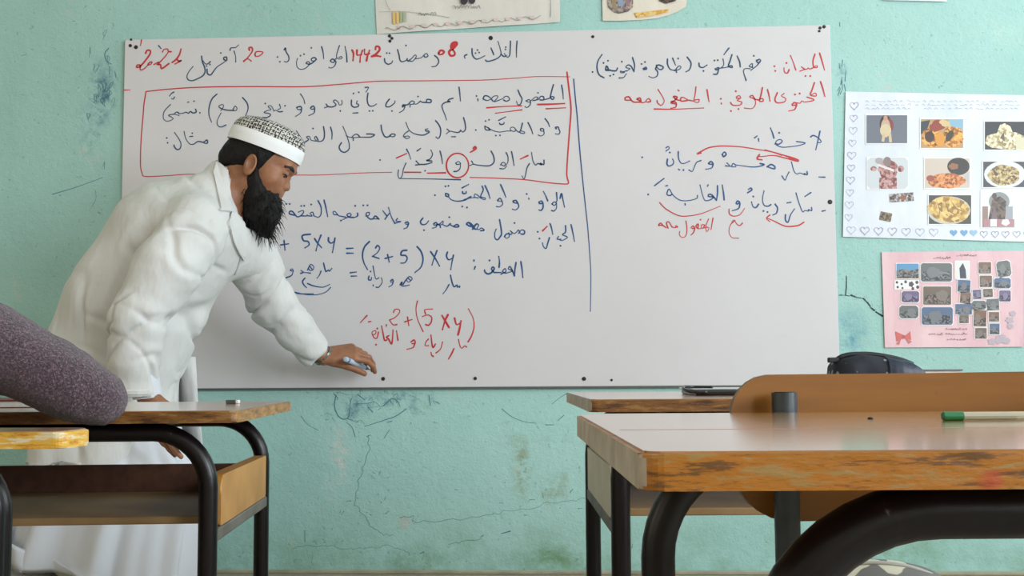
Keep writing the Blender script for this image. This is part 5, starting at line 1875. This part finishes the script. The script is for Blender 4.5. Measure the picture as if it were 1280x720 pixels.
fd = Field(np.array(h(.05, 0, -.10)) - .21, np.array(h(.05, 0, -.10)) + .21, .0042)
for s_ in (-1, 1):
    fd.cone(h(.026, .066 * s_, -.004), h(.034, .062 * s_, -.040), .007, .014, .02)
    fd.cone(h(.034, .060 * s_, -.040), h(.060, .044 * s_, -.075), .016, .026, .03)
    fd.cone(h(.060, .046 * s_, -.060), h(.092, .026 * s_, -.062), .016, .014, .02)
    fd.cone(h(.098, .028 * s_, -.048), h(.106, .010 * s_, -.0335), .006, .0055, .01)
b1 = W(322, 247, 3.165)
b2 = W(327, 268, 3.165)
b3 = W(331, 287, 3.165)
fd.ell(h(.066, 0, -.085), (.044, .052, .034), HA, .03)
fd.cone(W(322, 246, 3.17), W(325, 268, 3.17), .048, .045, .03)
fd.cone(W(325, 268, 3.17), W(333, 288, 3.17), .043, .022, .03)
fd.cone(W(334, 252, 3.165), W(338, 268, 3.165), .027, .024, .03)
# mouth left open in the beard
vd, fc = fd.mesh()
vd = relax(vd, fc, 1)
nd = vnormals(vd, fc)
for i in range(len(vd)):
    p = Vector(vd[i])
    q = Vector((p.x * 55, p.y * 55, p.z * 16))
    vd[i] += nd[i] * (.0052 * noise.noise(q) + .003 * noise.noise(q * 2.7))
beard = fast_mesh('beard', vd, fc, m_hair, teacher)
tag(beard, 'long full black beard')
bm = bmesh.new()
rb = random.Random(11)
for i in range(520):
    j = rb.randrange(len(vd))
    p, n_ = Vector(vd[j]), Vector(nd[j])
    lp = HM.transposed() @ (p - HD)
    if lp.z > -.05 or n_.z > .55:
        continue
    L2 = rb.uniform(.012, .034) * (1.25 if p.z < b2.z else .8)
    d_ = (n_ * .55 + Vector((.22 + rb.gauss(0, .2), rb.gauss(0, .2), -1.0))).normalized()
    d2 = (d_ + Vector((rb.gauss(0, .25), rb.gauss(0, .2), -.35))).normalized()
    tube(bm, [p - n_ * .004, p + d_ * L2 * .5, p + d_ * L2 * .5 + d2 * L2 * .6], [.0013, .0010, .0003], 4, False)
bm_obj('strands', bm, m_hair, beard, smooth=True, world=True)

for s_ in (-1, 1):
    bm = bmesh.new()
    pth = [h(.094, .049 * s_, .034), h(.106, .038 * s_, .038), h(.1145, .024 * s_, .037), h(.1175, .010 * s_, .0315)]
    tube(bm, catmull(pth, 5), [.0030 + .0036 * math.sin(math.pi * min(1, (i + 2) / 16)) for i in range(16)], 8)
    tag(bm_obj('eyebrow', bm, m_brow, teacher, smooth=True, world=True), 'dark eyebrow')
    bm = bmesh.new()
    bmesh.ops.create_uvsphere(bm, u_segments=16, v_segments=10, radius=.0118)
    eye = bm_obj('eye', bm, m_eyew, teacher, smooth=True)
    eye.matrix_parent_inverse = parent_matrix(teacher).inverted()
    eye.location = h(.0930, .030 * s_, .0135)
    bm = bmesh.new()
    bmesh.ops.create_uvsphere(bm, u_segments=14, v_segments=8, radius=.0056)
    ir = bm_obj('iris', bm, m_iris, eye, smooth=True)
    ir.location = HM @ Vector((.0076, .0005 * s_, -.0040))
    bm = bmesh.new()
    tube(bm, catmull([h(.0985, .043 * s_, .0125), h(.1068, .0345 * s_, .0140), h(.1085, .026 * s_, .0125), h(.1065, .019 * s_, .0085)], 5), .0018, 6)
    bm_obj('eyelash', bm, m_brow, teacher, smooth=True, world=True)

# ---- cap
t = NT('white cap with black lattice')
v = t.coord((1, 1, 1))
vo = t.n('ShaderNodeTexVoronoi'); vo.inputs['Scale'].default_value = 180; vo.inputs['Randomness'].default_value = .45
t.l(v, vo.inputs['Vector'])
sx = t.n('ShaderNodeSeparateXYZ'); t.l(v, sx.inputs[0])
wv = t.math('SINE', t.math('ADD', t.math('MULTIPLY', sx.outputs['X'], 330), t.math('MULTIPLY', sx.outputs['Z'], 300)))
wv2 = t.math('SINE', t.math('SUBTRACT', t.math('MULTIPLY', sx.outputs['X'], 330), t.math('MULTIPLY', sx.outputs['Z'], 300)))
la = t.math('MULTIPLY', wv, wv2)
dd_ = t.math('ADD', t.math('MULTIPLY', vo.outputs['Distance'], .9), t.math('MULTIPLY', la, .16))
nn_ = t.math('MULTIPLY', t.math('SUBTRACT', t.noise(v, 22, 3), .5), .35)
msk = t.ramp(t.math('ADD', dd_, nn_), [(.39, (0, 0, 0)), (.47, (1, 1, 1))])
t.color(t.mix(msk, lin((46, 44, 44)), lin((210, 206, 200))))
t.set(rough=.8)
t.bump(vo.outputs['Distance'], .5, .004)
m_lattice = t.m
m_band = cloth_mat('white cap band', (232, 232, 234), (240, 240, 243), fold=.04)
capr = bpy.data.objects.new('skullcap', None)


def cap_ring(z, rx, ry, n=40, cx=.013, tiltz=0.0):
    return [(cx + rx * math.cos(2 * math.pi * k / n), ry * math.sin(2 * math.pi * k / n), z + tiltz * math.cos(2 * math.pi * k / n)) for k in range(n)]


def cap_mesh(name, rings, mat, parent, close=True):
    bm = bmesh.new()
    rr = [[bm.verts.new(p) for p in r_] for r_ in rings]
    for a, b in zip(rr, rr[1:]):
        for k in range(len(a)):
            j = (k + 1) % len(a)
            bm.faces.new((a[k], a[j], b[j], b[k]))
    if close:
        bm.faces.new(rr[-1])
        bm.faces.new(rr[0][::-1])
    o = bm_obj(name, bm, mat, parent, auto=60)
    return o


# rim from the nape (288.7,169) to the brow (373,205.5): local heights
crown = [cap_ring(.080, .1115, .0885), cap_ring(.097, .108, .0865), cap_ring(.111, .099, .080), cap_ring(.122, .084, .069), cap_ring(.1295, .062, .052), cap_ring(.133, .036, .030), cap_ring(.134, .01, .009)]
cap = cap_mesh('skullcap', crown, m_lattice, teacher)
cap.matrix_parent_inverse = parent_matrix(teacher).inverted()
cap.matrix_basis = Matrix.Translation(HD) @ HM.to_4x4() @ Matrix.Translation((0, 0, .0065)) @ Matrix.Rotation(R(-5), 4, 'Y')
tag(cap, 'rounded white skullcap with a black lattice pattern')
bands = [cap_ring(.043, .1085, .0885), cap_ring(.0425, .1130, .0905), cap_ring(.062, .1140, .0910), cap_ring(.081, .1125, .0895), cap_ring(.0825, .1105, .0875)]
tag(cap_mesh('band', bands, m_band, cap), 'plain white band')


# ---- coat: trunk, skirt and sleeves
def fold_displace(v_, n_, amp_fn):
    out = v_.copy()
    for i in range(len(v_)):
        out[i] += n_[i] * amp_fn(Vector(v_[i]), n_[i])
    return out


fk = Field((-1.66, 2.78, .25), (-.42, 3.66, 1.56), .0075)
fk.cone(PEL, W(130, 500, 3.15), .183, .190, .04)
fk.cone(W(128, 470, 3.15), W(130, 600, 3.15), .180, .222, .04)
fk.cone(PEL, MID, .183, .187, .05)
fk.cone(MID, CHE, .187, .180, .06)
fk.cone(CHE, W(258, 262, 3.15), .165, .095, .06)
fk.cone(W(268, 258, 3.155), W(284, 226, 3.16), .088, .072, .02)
fk.cone(W(243, 280, 3.0), W(316, 320, 3.29), .080, .078, .06)
# open at the neck and cut at the hem
fk.cone(W(297, 208, 3.16), W(313, 262, 3.14), .053, .056, .010, 'sub')
zh = W(100, 584, 3.0).z
fk.cut_below(zh)
vk, fc = fk.mesh()
vk = relax(vk, fc, 2)
nk = vnormals(vk, fc)


def sleeve_field(pts, rs, cut_at, cut_dir):
    """a sleeve: tapering tube from inside the shoulder, cut square at the cuff"""
    P_ = np.array([list(p) for p in pts])
    f_ = Field(P_.min(0) - .13, P_.max(0) + .13, .006)
    f_.chain(pts, rs, .03)
    m_ = np.array(Vector(cut_dir).to_track_quat('Z', 'Y').to_matrix())
    f_.ell(Vector(cut_at) + Vector(cut_dir) * .07, (.12, .12, .07), m_, .004, 'sub')
    v_, q_ = f_.mesh()
    v_ = relax(v_, q_, 2)
    return v_, q_, vnormals(v_, q_)


rwd = (W(171, 490, 2.905) - R_EL).normalized()
lwd = (L_WR - L_EL).normalized()
vr, fr, nr = sleeve_field([W(252, 286, 3.02), W(236, 300, 2.975), W(210, 335, 2.925), R_EL, W(168, 445, 2.885), W(171, 500, 2.905)], [.078, .086, .086, .073, .063, .058], W(171, 490, 2.905), rwd)
vl, fl_, nl = sleeve_field([W(310, 318, 3.26), W(322, 338, 3.31), W(340, 378, 3.385), W(366, 408, 3.445), W(402, 449, 3.53)], [.074, .076, .071, .060, .046], W(394, 439.5, 3.513), lwd)
ax_r = [Vector(q) for q in (W(246, 276, 2.99), R_EL, W(171, 490, 2.905))]
ax_l = [Vector(q) for q in (W(318, 328, 3.29), W(366, 408, 3.445), W(397, 443, 3.52))]


def near_axis(p, ax):
    best = None
    s0 = 0
    for a, b in zip(ax, ax[1:]):
        ab = b - a
        t_ = max(0, min(1, (p - a).dot(ab) / ab.length_squared))
        q = a + ab * t_
        d_ = (p - q).length
        if best is None or d_ < best[0]:
            best = (d_, s0 + t_ * ab.length, ab.normalized(), q)
        s0 += ab.length
    return best


def pinch(x, w=.28):
    """narrow sunken line between broad smooth crests"""
    q = math.sin(x)
    return -math.exp(-(q / w) ** 2)


def sleeve_amp(ax, sgn, q0):
    def amp(p, n_):
        d_, s_, t_, q_ = near_axis(p, ax)
        rel = p - q_
        side = rel.x * .8 + rel.z * .5 if sgn > 0 else rel.x * .6 - rel.z * .7
        w = noise.noise(Vector((p.x * 5, p.y * 5, p.z * 5 + q0)))
        w2 = noise.noise(Vector((p.x * 11 + 5, p.y * 11, p.z * 8)))
        m1 = max(0, .35 + 1.1 * noise.noise(Vector((p.x * 7 + 11, p.y * 7, p.z * 7 - q0))))
        m2 = max(0, .30 + 1.1 * noise.noise(Vector((p.x * 8 - 4, p.y * 8 + 6, p.z * 8))))
        a = .008 * w2
        a += .021 * m1 * pinch(s_ * 24 + side * 30 + 2.6 * w)
        a += .019 * m2 * pinch(s_ * 19 - side * 38 + 3.0 * w + 1.0)
        a += .003 * noise.noise(Vector((p.x * 30, p.y * 30, p.z * 30)))
        return a
    return amp


def coat_amp(p, n_):
    u = p.x * .62 - p.z * .78
    v2 = p.x * .78 + p.z * .62
    w = noise.noise(Vector((p.x * 3, p.y * 3, p.z * 3)))
    w3 = noise.noise(Vector((p.x * 6, p.y * 6, p.z * 6)))
    m1 = max(0, .25 + 1.2 * noise.noise(Vector((p.x * 5 + 2, p.y * 5, p.z * 5))))
    back = min(1, max(0, (-.78 - p.x) / .25))
    a = .007 * noise.noise(Vector((v2 * 9 + w, p.y * 6, u * 3)))
    a += .024 * m1 * (.3 + .7 * back) * pinch(v2 * 15 + u * 3.5 + 2.4 * w3, .3)
    a += .013 * max(0, w3) * pinch(v2 * 27 - u * 9 + 3 * w + 2, .3)
    if p.z < .75:
        a += .014 * (0.75 - p.z) / .4 * math.sin(math.atan2(p.y - 3.15, p.x + 1.12) * 11 + 3 * w)
    return a


vk = fold_displace(vk, nk, coat_amp)
vr = fold_displace(vr, nr, sleeve_amp(ax_r, 1, 0.0))
vl = fold_displace(vl, nl, sleeve_amp(ax_l, -1, 3.0))
coat = fast_mesh('coat', vk, fc, m_coat, teacher)
tag(coat, 'white knee-length lab coat with long sleeves')
fast_mesh('sleeve', vr, fr, m_coat, coat)
fast_mesh('sleeve', vl, fl_, m_coat, coat)
all_v = np.concatenate([vk, vr, vl])
all_f = np.concatenate([fc, fr + len(vk), fl_ + len(vk) + len(vr)])
coat_bvh = BVHTree.FromPolygons([Vector(q) for q in all_v], [tuple(int(k) for k in q) for q in all_f])


def on_coat(px, py, lift=0.0):
    o_ = CAM
    d_ = ray(px, py).normalized()
    hit, n_, i_, dist = coat_bvh.ray_cast(o_, d_)
    if hit is None:
        return None
    if n_.dot(d_) > 0:
        n_ = -n_
    return hit + n_ * lift


def strip_on_coat(name, path, width, lift, mat, label=None, thick=.0025, parent=None):
    """narrow band of cloth sewn along a path on the coat"""
    P = [on_coat(x, y, 0) for x, y in path]
    P = [p for p in P if p is not None]
    # drop jumps in depth
    Q = [P[0]]
    for p in P[1:]:
        if (p - Q[-1]).length < .12:
            Q.append(p)
    Q = catmull(Q, 5)
    bm = bmesh.new()
    rows = []
    for i, p in enumerate(Q):
        t_ = (Q[min(i + 1, len(Q) - 1)] - Q[max(i - 1, 0)]).normalized()
        hit, n_, _i, _d = coat_bvh.find_nearest(p)
        s_ = t_.cross(n_).normalized()
        rows.append([bm.verts.new(p + s_ * (e * width / 2) + n_ * l_) for e, l_ in ((-1, -.002), (-1, lift), (1, lift), (1, -.002))])
    for a, b in zip(rows, rows[1:]):
        for k in range(4):
            j = (k + 1) % 4
            bm.faces.new((a[k], a[j], b[j], b[k]))
    bm.faces.new(rows[0]); bm.faces.new(rows[-1][::-1])
    o = bm_obj(name, bm, mat, parent or coat, auto=40, world=True)
    if label:
        o['label'] = label
    return o


def patch_on_coat(name, poly, lift, mat, label=None, step=2.0):
    """cloth patch (lapel, pocket) laid on the coat inside a photo polygon"""
    def inside(x, y):
        c_ = False
        j = len(poly) - 1
        for i in range(len(poly)):
            xi, yi = poly[i]
            xj, yj = poly[j]
            if (yi > y) != (yj > y) and x < (xj - xi) * (y - yi) / (yj - yi + 1e-9) + xi:
                c_ = not c_
            j = i
        return c_
    # resample outline as fan from the centroid with rings
    cx_, cy_ = sum(p[0] for p in poly) / len(poly), sum(p[1] for p in poly) / len(poly)
    dense = []
    for i in range(len(poly)):
        a, b = poly[i], poly[(i + 1) % len(poly)]
        m_ = max(1, int(math.hypot(b[0] - a[0], b[1] - a[1]) / 3))
        dense += [(a[0] + (b[0] - a[0]) * k / m_, a[1] + (b[1] - a[1]) * k / m_) for k in range(m_)]
    bm = bmesh.new()
    rings = []
    last = None
    for s_, lf in ((1.0, 0.0), (1.0, lift), (.66, lift), (.33, lift)):
        ring = []
        for x, y in dense:
            p = on_coat(cx_ + (x - cx_) * s_, cy_ + (y - cy_) * s_, lf)
            ok = p is not None and abs(p.y - 3.0) < .3
            if not ok:
                q, n_, _i, _d = coat_bvh.find_nearest(W(cx_ + (x - cx_) * s_, cy_ + (y - cy_) * s_, 3.05))
                p = q + n_ * lf
            ring.append(bm.verts.new(p))
        rings.append(ring)
    for a, b in zip(rings, rings[1:]):
        for k in range(len(a)):
            j = (k + 1) % len(a)
            bm.faces.new((a[k], a[j], b[j], b[k]))
    bm.faces.new(rings[-1])
    o = bm_obj(name, bm, mat, coat, auto=60, world=True)
    if label:
        o['label'] = label
    return o

# collar of the gown inside the coat
bm = bmesh.new()
prof = []
nc = W(281, 240, 3.16)
axis_n = (h(-.03, 0, -.03) - NECK0).normalized()
prof_pts = [(.070, -.035), (.068, .0), (.066, .022), (.063, .026), (.060, .022), (.060, -.035)]
lathe(bm, prof_pts, 28, NECK0 + axis_n * .012, axis_n)
tag(bm_obj('shirt_collar', bm, m_collar, teacher, auto=60, world=True), 'pale collar of the gown inside the coat')
# gown chest seen between the lapels
fg = Field((-1.1, 2.85, .9), (-.6, 3.45, 1.4), .0075)
fg.cone(CHE, NECK0 + Vector((0, 0, -.03)), .15, .078, .05)
vg, fcg = fg.mesh()
fast_mesh('gown_chest', relax(vg, fcg, 1), fcg, m_collar, teacher)

lap = [(272, 204), (283, 214), (293, 240), (302, 262), (305, 290), (306, 322), (299, 316), (292, 303), (284, 281), (291.5, 267), (275, 263), (271, 240), (268, 216)]
patch_on_coat('lapel', lap, .007, m_coat, 'wide notched lapel')
strip_on_coat('placket', [(301, 320), (293, 343), (282, 368), (269, 393), (255, 416), (242, 436)], .0045, .0045, m_seam, 'edge of the coat front')
strip_on_coat('lapel_edge', [(273, 263), (282, 264), (291.5, 267), (286, 275), (284, 281), (288, 292), (292, 303), (299, 316), (304, 324)], .006, .0085, m_coat, 'rolled edge of the lapel')
strip_on_coat('cuff_edge', [(146, 488), (158, 490), (172, 490.5), (186, 490)], .010, .004, m_coat, 'stitched edge of the near cuff')

# white inner cuff of the gown at the near wrist
bm = bmesh.new()
fwd_ = (R_WR - R_EL).normalized()
lathe(bm, [(.036, -.05), (.0385, .0), (.038, .012), (.034, .012), (.034, -.05)], 24, R_WR + fwd_ * -.004, fwd_)
tag(bm_obj('gown_cuff', bm, m_thobe, teacher, auto=50, world=True), 'white gown cuff at the near wrist')

# ---- gown skirt: stacked rings with folds
def gown_ring(z, x0, x1, y0, y1, amp, ph, n=150):
    cx_, cy_, rx, ry = (x0 + x1) / 2, (y0 + y1) / 2, (x1 - x0) / 2, (y1 - y0) / 2
    out = []
    for k in range(n):
        a = 2 * math.pi * k / n
        f_ = amp * (math.sin(9 * a + ph) * .6 + math.sin(14 * a + 2.1 + ph * .5) * .5 + math.sin(5 * a - 1) * .4 + .25 * math.sin(23 * a + 1.3))
        ca, sa = math.cos(a), math.sin(a)
        out.append((cx_ + (rx + f_) * abs(ca) ** .85 * (1 if ca > 0 else -1), cy_ + (ry + f_) * abs(sa) ** .85 * (1 if sa > 0 else -1), z))
    return out


rows = []
levels = [(470, 85, 200, 3.03, 3.27, .003), (520, 78, 207, 3.01, 3.29, .005), (562, 70, 222, 2.985, 3.32, .008), (600, 38, 254, 2.945, 3.37, .016), (640, 22, 249, 2.935, 3.38, .020), (680, 10, 244, 2.925, 3.39, .023), (712, 2, 240, 2.92, 3.40, .026), (738, -4, 238, 2.915, 3.40, .028)]
for i, (py, xa, xb, ya, yb, amp) in enumerate(levels):
    pa_, pb_ = W(xa, py, 3.12), W(xb, py, 3.12)
    rows.append(gown_ring(pa_.z, pa_.x, pb_.x, ya, yb, amp, .18 * i))
# lift the hem at the back (left in the photo) where he leans forward
hem = []
for p in rows[-1]:
    hem.append((p[0], p[1], p[2] + max(0, (-1.13 - p[0])) * .5))
rows[-1] = hem
vs, fs = [], []
n = len(rows[0])
for r_ in rows:
    vs += r_
for i in range(len(rows) - 1):
    for k in range(n):
        j = (k + 1) % n
        fs.append((i * n + k, (i + 1) * n + k, (i + 1) * n + j, i * n + j))
gown = mesh_obj('gown', vs, fs, m_thobe, teacher, smooth=True, world=True, recalc=True)
tag(gown, 'ankle-length white gown below the coat')
md = gown.modifiers.new('thick', 'SOLIDIFY'); md.thickness = .003
md = gown.modifiers.new('smooth', 'SUBSURF'); md.levels = md.render_levels = 1

# hanging front flap of the coat on the board side
bm = bmesh.new()
prev = None
flap = [(243, 446, 3.23), (246, 470, 3.24), (249, 500, 3.25), (254, 535, 3.26), (258, 575, 3.26)]
flap2 = [(205, 446, 3.26), (205, 470, 3.30), (206, 500, 3.34), (208, 535, 3.36), (210, 575, 3.36)]
for (a, b) in zip(flap, flap2):
    row = []
    for k in range(9):
        u = k / 8
        p = W(a[0] + (b[0] - a[0]) * u, a[1] + (b[1] - a[1]) * u, a[2] + (b[2] - a[2]) * u)
        p.y += .02 * math.sin(u * 6 + a[1] * .02)
        row.append(bm.verts.new(p))
    if prev:
        for k in range(8):
            bm.faces.new((prev[k], prev[k + 1], row[k + 1], row[k]))
    prev = row
fl = bm_obj('coat_flap', bm, m_coat, coat, smooth=True, world=True)
fl.modifiers.new('thick', 'SOLIDIFY').thickness = .003
tag(fl, 'loose front flap of the coat')

# shoes
m_shoe = simple('pale grey shoe', (186, 190, 198), .5, (200, 204, 210), 20)
m_sole = simple('dark blue sole', (58, 70, 92), .6)
for an in (R_AN, L_AN):
    fs_ = Field((an.x - .14, an.y - .09, -.01), (an.x + .26, an.y + .09, .18), .006)
    fs_.cone((an.x - .05, an.y, .060), (an.x + .15, an.y - .01, .052), .056, .050, .02)
    fs_.cone((an.x - .03, an.y, .085), (an.x + .07, an.y, .082), .048, .046, .03)
    fs_.cut_below(.018)
    v_, f_ = fs_.mesh()
    sh = fast_mesh('shoe', relax(v_, f_, 2), f_, m_shoe, teacher)
    tag(sh, 'pale grey shoe')
    bm = bmesh.new()
    prism(bm, rounded_rect(.295, .102, (.045, .05, .05, .045), 8, an.x + .05, an.y - .004), lambda u, v2, d: (u, v2, d), .0, .022, .004, 2)
    bm_obj('sole', bm, m_sole, sh, auto=40, world=True)

# wrist watch on the far arm
m_steel = simple('steel watch bracelet', (150, 150, 140), .3, (96, 96, 92), 160, metal=.8)
wd = (L_WR - L_EL).normalized()
bm = bmesh.new()
lathe(bm, [(.031, -.008), (.0345, -.007), (.0355, 0), (.0345, .007), (.031, .008)], 30, L_WR - wd * .002, wd)
wt = bm_obj('watch', bm, m_steel, teacher, auto=30, world=True)
tag(wt, 'steel wrist watch')

# marker in the hand
m_mk = simple('pale blue marker barrel', (178, 196, 220), .3)
m_mkc = simple('dark marker cap', (34, 40, 54), .35)
mk0, mk1 = W(432, 449, 3.485), W(462, 462, 3.640)
mdv = (mk1 - mk0).normalized()
mk = empty('marker', mk0)
tag(mk, 'pale blue board marker held in the fingers of the bearded man', 'marker')
bm = bmesh.new()
ln = (mk1 - mk0).length
lathe(bm, [(.004, -.004), (.0078, -.002), (.0085, .004), (.0085, ln * .72), (.0070, ln * .78)], 18, (0, 0, 0), mdv); bm_obj('barrel', bm, m_mk, mk, auto=40)
bm = bmesh.new()
lathe(bm, [(.0068, ln * .78), (.0060, ln * .88), (.0030, ln * .90), (.0026, ln * .99)], 14, (0, 0, 0), mdv); bm_obj('nib', bm, m_mkc, mk, auto=40)
bm = bmesh.new()
lathe(bm, [(.0087, .010), (.0087, .016)], 18, (0, 0, 0), mdv); bm_obj('ring', bm, m_mkc, mk, auto=40)

# ------------------------------------------------------------------ the pupil at the left desk (only one sleeve in view)
t = NT('mottled purple knit')
v = t.coord()
n1 = t.noise(v, 300, 3, .85)
n2 = t.noise(v, 9, 3)
c = t.ramp(n1, [(.36, lin((26, 16, 26))), (.47, lin((68, 48, 60))), (.55, lin((90, 66, 77))), (.66, lin((150, 124, 132)))])
c = t.mix(t.math('MULTIPLY', n2, .25), c, lin((84, 66, 84)))
t.color(c); t.set(rough=.95, sheen=.25)
t.bump(n1, .9, .006)
m_knit = t.m
m_skin2 = skin_mat('pupil skin', (158, 112, 84), (146, 100, 74), (170, 124, 96))
m_hair2 = simple('black short hair', (26, 22, 22), .7)
m_trous = simple('dark blue trousers', (46, 52, 66), .8)
EL = W(126, 501, 1.53)
SHD = W(-62, 405, 1.47)
pup = empty('person', (SHD.x - .17, SHD.y, 0))
tag(pup, 'seated pupil in a mottled purple knitted sweater whose elbow rests on the left desk', 'person')
PX, PY_ = SHD.x - .17, SHD.y
hdp = Vector((PX + .02, PY_ + .02, SHD.z + .20))
fp = Field((PX - .48, 1.0, -.005), (PX + .36, 2.1, SHD.z + .36), .009)
fp.ell(hdp, (.072, .088, .105), None, 0)
fp.ell(hdp + Vector((0, .055, -.045)), (.048, .045, .06), None, .03)
fp.cone(hdp + Vector((0, .092, -.005)), hdp + Vector((0, .103, -.03)), .010, .013, .012)
for s_ in (-1, 1):
    fp.ell(hdp + Vector((.074 * s_, -.004, -.012)), (.010, .018, .028), None, .008)
fp.cone(hdp + Vector((0, -.01, -.08)), (PX, PY_, SHD.z + .02), .045, .05, .03)
fp.cone((PX, PY_, SHD.z - .06), (PX, PY_ - .10, .44), .105, .115, .05)
fp.cone((PX - .15, PY_, SHD.z - .02), (PX + .15, PY_, SHD.z - .02), .05, .05, .05)
LH = Vector((PX - .05, 1.80, .602 + .03))
REL, RWR = Vector(EL), Vector((PX + .05, EL.y + .16, .602 + .075))
fp.chain([SHD, W(60, 468, 1.51), REL], [.042, .034, .022], .03)
fp.chain([REL, RWR], [.022, .024], .02)
SHL = Vector((PX - .16, PY_, SHD.z - .02))
ELL = Vector((PX - .27, PY_ + .12, .602 + .055))
WRL = Vector((PX - .13, PY_ + .22, .602 + .04))
fp.chain([SHL, ELL, WRL], [.045, .036, .026], .02)
hand(fp, RWR, Vector((-1, .25, .05)), Vector((0, -.1, -1)), Vector((0, 1, 0)), [(.2, .3, .2)] * 4, .8, .8)
hand(fp, WRL, Vector((1, .35, -.05)), Vector((0, -.1, -1)), Vector((0, 1, 0)), [(.1, .2, .2)] * 4, .8, .8)
for s_ in (-1, 1):
    hp = Vector((PX + .075 * s_, PY_ - .08, .445))
    kn = Vector((PX - .25 + .07 * s_, PY_ + .0 - .07 * s_, .44))
    an = Vector((PX - .27 + .07 * s_, PY_ - .02 - .07 * s_, .075))
    fp.chain([hp, kn, an], [.075, .052, .034], .03)
    fp.cone(an + Vector((.02, 0, -.035)), an + Vector((-.12, 0, -.045)), .033, .026, .02)
vp, fcp = fp.mesh()
fast_mesh('body', relax(vp, fcp, 1), fcp, m_skin2, pup)
fs2 = Field((PX - .36, 1.0, .38), (PX + .74, 2.1, SHD.z + .16), .009)
fs2.cone((PX, PY_, SHD.z - .06), (PX, PY_ - .10, .46), .125, .135, .05)
fs2.cone((PX - .15, PY_, SHD.z - .02), (PX + .15, PY_, SHD.z - .02), .066, .066, .05)
fs2.cone((PX, PY_, SHD.z - .02), (PX, PY_, SHD.z + .045), .07, .058, .03)
E1 = W(126, 499, 1.53)
fs2.chain([SHD, W(0, 438, 1.495), W(60, 468, 1.51), W(98, 488, 1.52), E1], [.058, .051, .0435, .039, .0290], .03)
fs2.chain([E1, Vector((E1.x - .10, E1.y + .10, .602 + .036)), RWR + Vector((.02, 0, .0))], [.030, .035, .033], .02)
fs2.chain([SHL, ELL, WRL], [.066, .053, .038], .03)
vq, fcq = fs2.mesh()
vq = relax(vq, fcq, 2)
nq = vnormals(vq, fcq)
for i in range(len(vq)):
    p = Vector(vq[i])
    vq[i] += nq[i] * (.004 * noise.noise(p * 14) + .0025 * noise.noise(p * 60))
    if p.x > PX + .12 or p.y > PY_ + .1:
        if p.y > 1.545 + (p.x + .62) * .1 and vq[i][2] < .6035:
            vq[i][2] = .6035
tag(fast_mesh('sweater', vq, fcq, m_knit, pup), 'mottled purple knitted sweater')
fh2 = Field(np.array(hdp) - .15, np.array(hdp) + .16, .007)
fh2.ell(hdp + Vector((0, -.008, .012)), (.079, .092, .106), None, 0)
fh2.ell(hdp + Vector((0, .085, -.035)), (.085, .075, .075), None, .01, 'sub')
fh2.cone(hdp + Vector((0, .03, -.12)), hdp + Vector((0, -.05, -.13)), .06, .06, .02, 'sub')
v_, f_ = fh2.mesh()
fast_mesh('hair', relax(v_, f_, 1), f_, m_hair2, pup)
ft = Field((PX - .45, PY_ - .25, .02), (PX + .22, PY_ + .30, .56), .009)
for s_ in (-1, 1):
    ft.chain([Vector((PX + .075 * s_, PY_ - .08, .452)), Vector((PX - .25 + .07 * s_, PY_ - .07 * s_, .44)), Vector((PX - .27 + .07 * s_, PY_ - .02 - .07 * s_, .09))], [.09, .064, .050], .03)
ft.cone((PX - .04, PY_ - .1, .47), (PX + .04, PY_ - .1, .47), .11, .11, .03)
ft.cut_below(.05)
v_, f_ = ft.mesh()
fast_mesh('trousers', relax(v_, f_, 1), f_, m_trous, pup)
m_shoe2 = simple('black shoe', (30, 30, 32), .5)
for s_ in (-1, 1):
    ax_, ay_ = PX - .27 + .07 * s_, PY_ - .02 - .07 * s_
    fs_ = Field((ax_ - .25, ay_ - .07, -.01), (ax_ + .08, ay_ + .07, .13), .006)
    fs_.cone((ax_ + .025, ay_, .045), (ax_ - .125, ay_, .035), .044, .036, .02)
    fs_.cut_below(.001)
    v_, f_ = fs_.mesh()
    fast_mesh('shoe', relax(v_, f_, 1), f_, m_shoe2, pup)
ch2 = copy_tree(chair)
ch2.location = (PX, PY_ - .205, 0)
ch2.rotation_euler = (0, 0, 0)
ch2['label'] = 'wooden school chair under the pupil in the purple sweater'
chair['group'] = ch2['group'] = 'wooden school chairs'
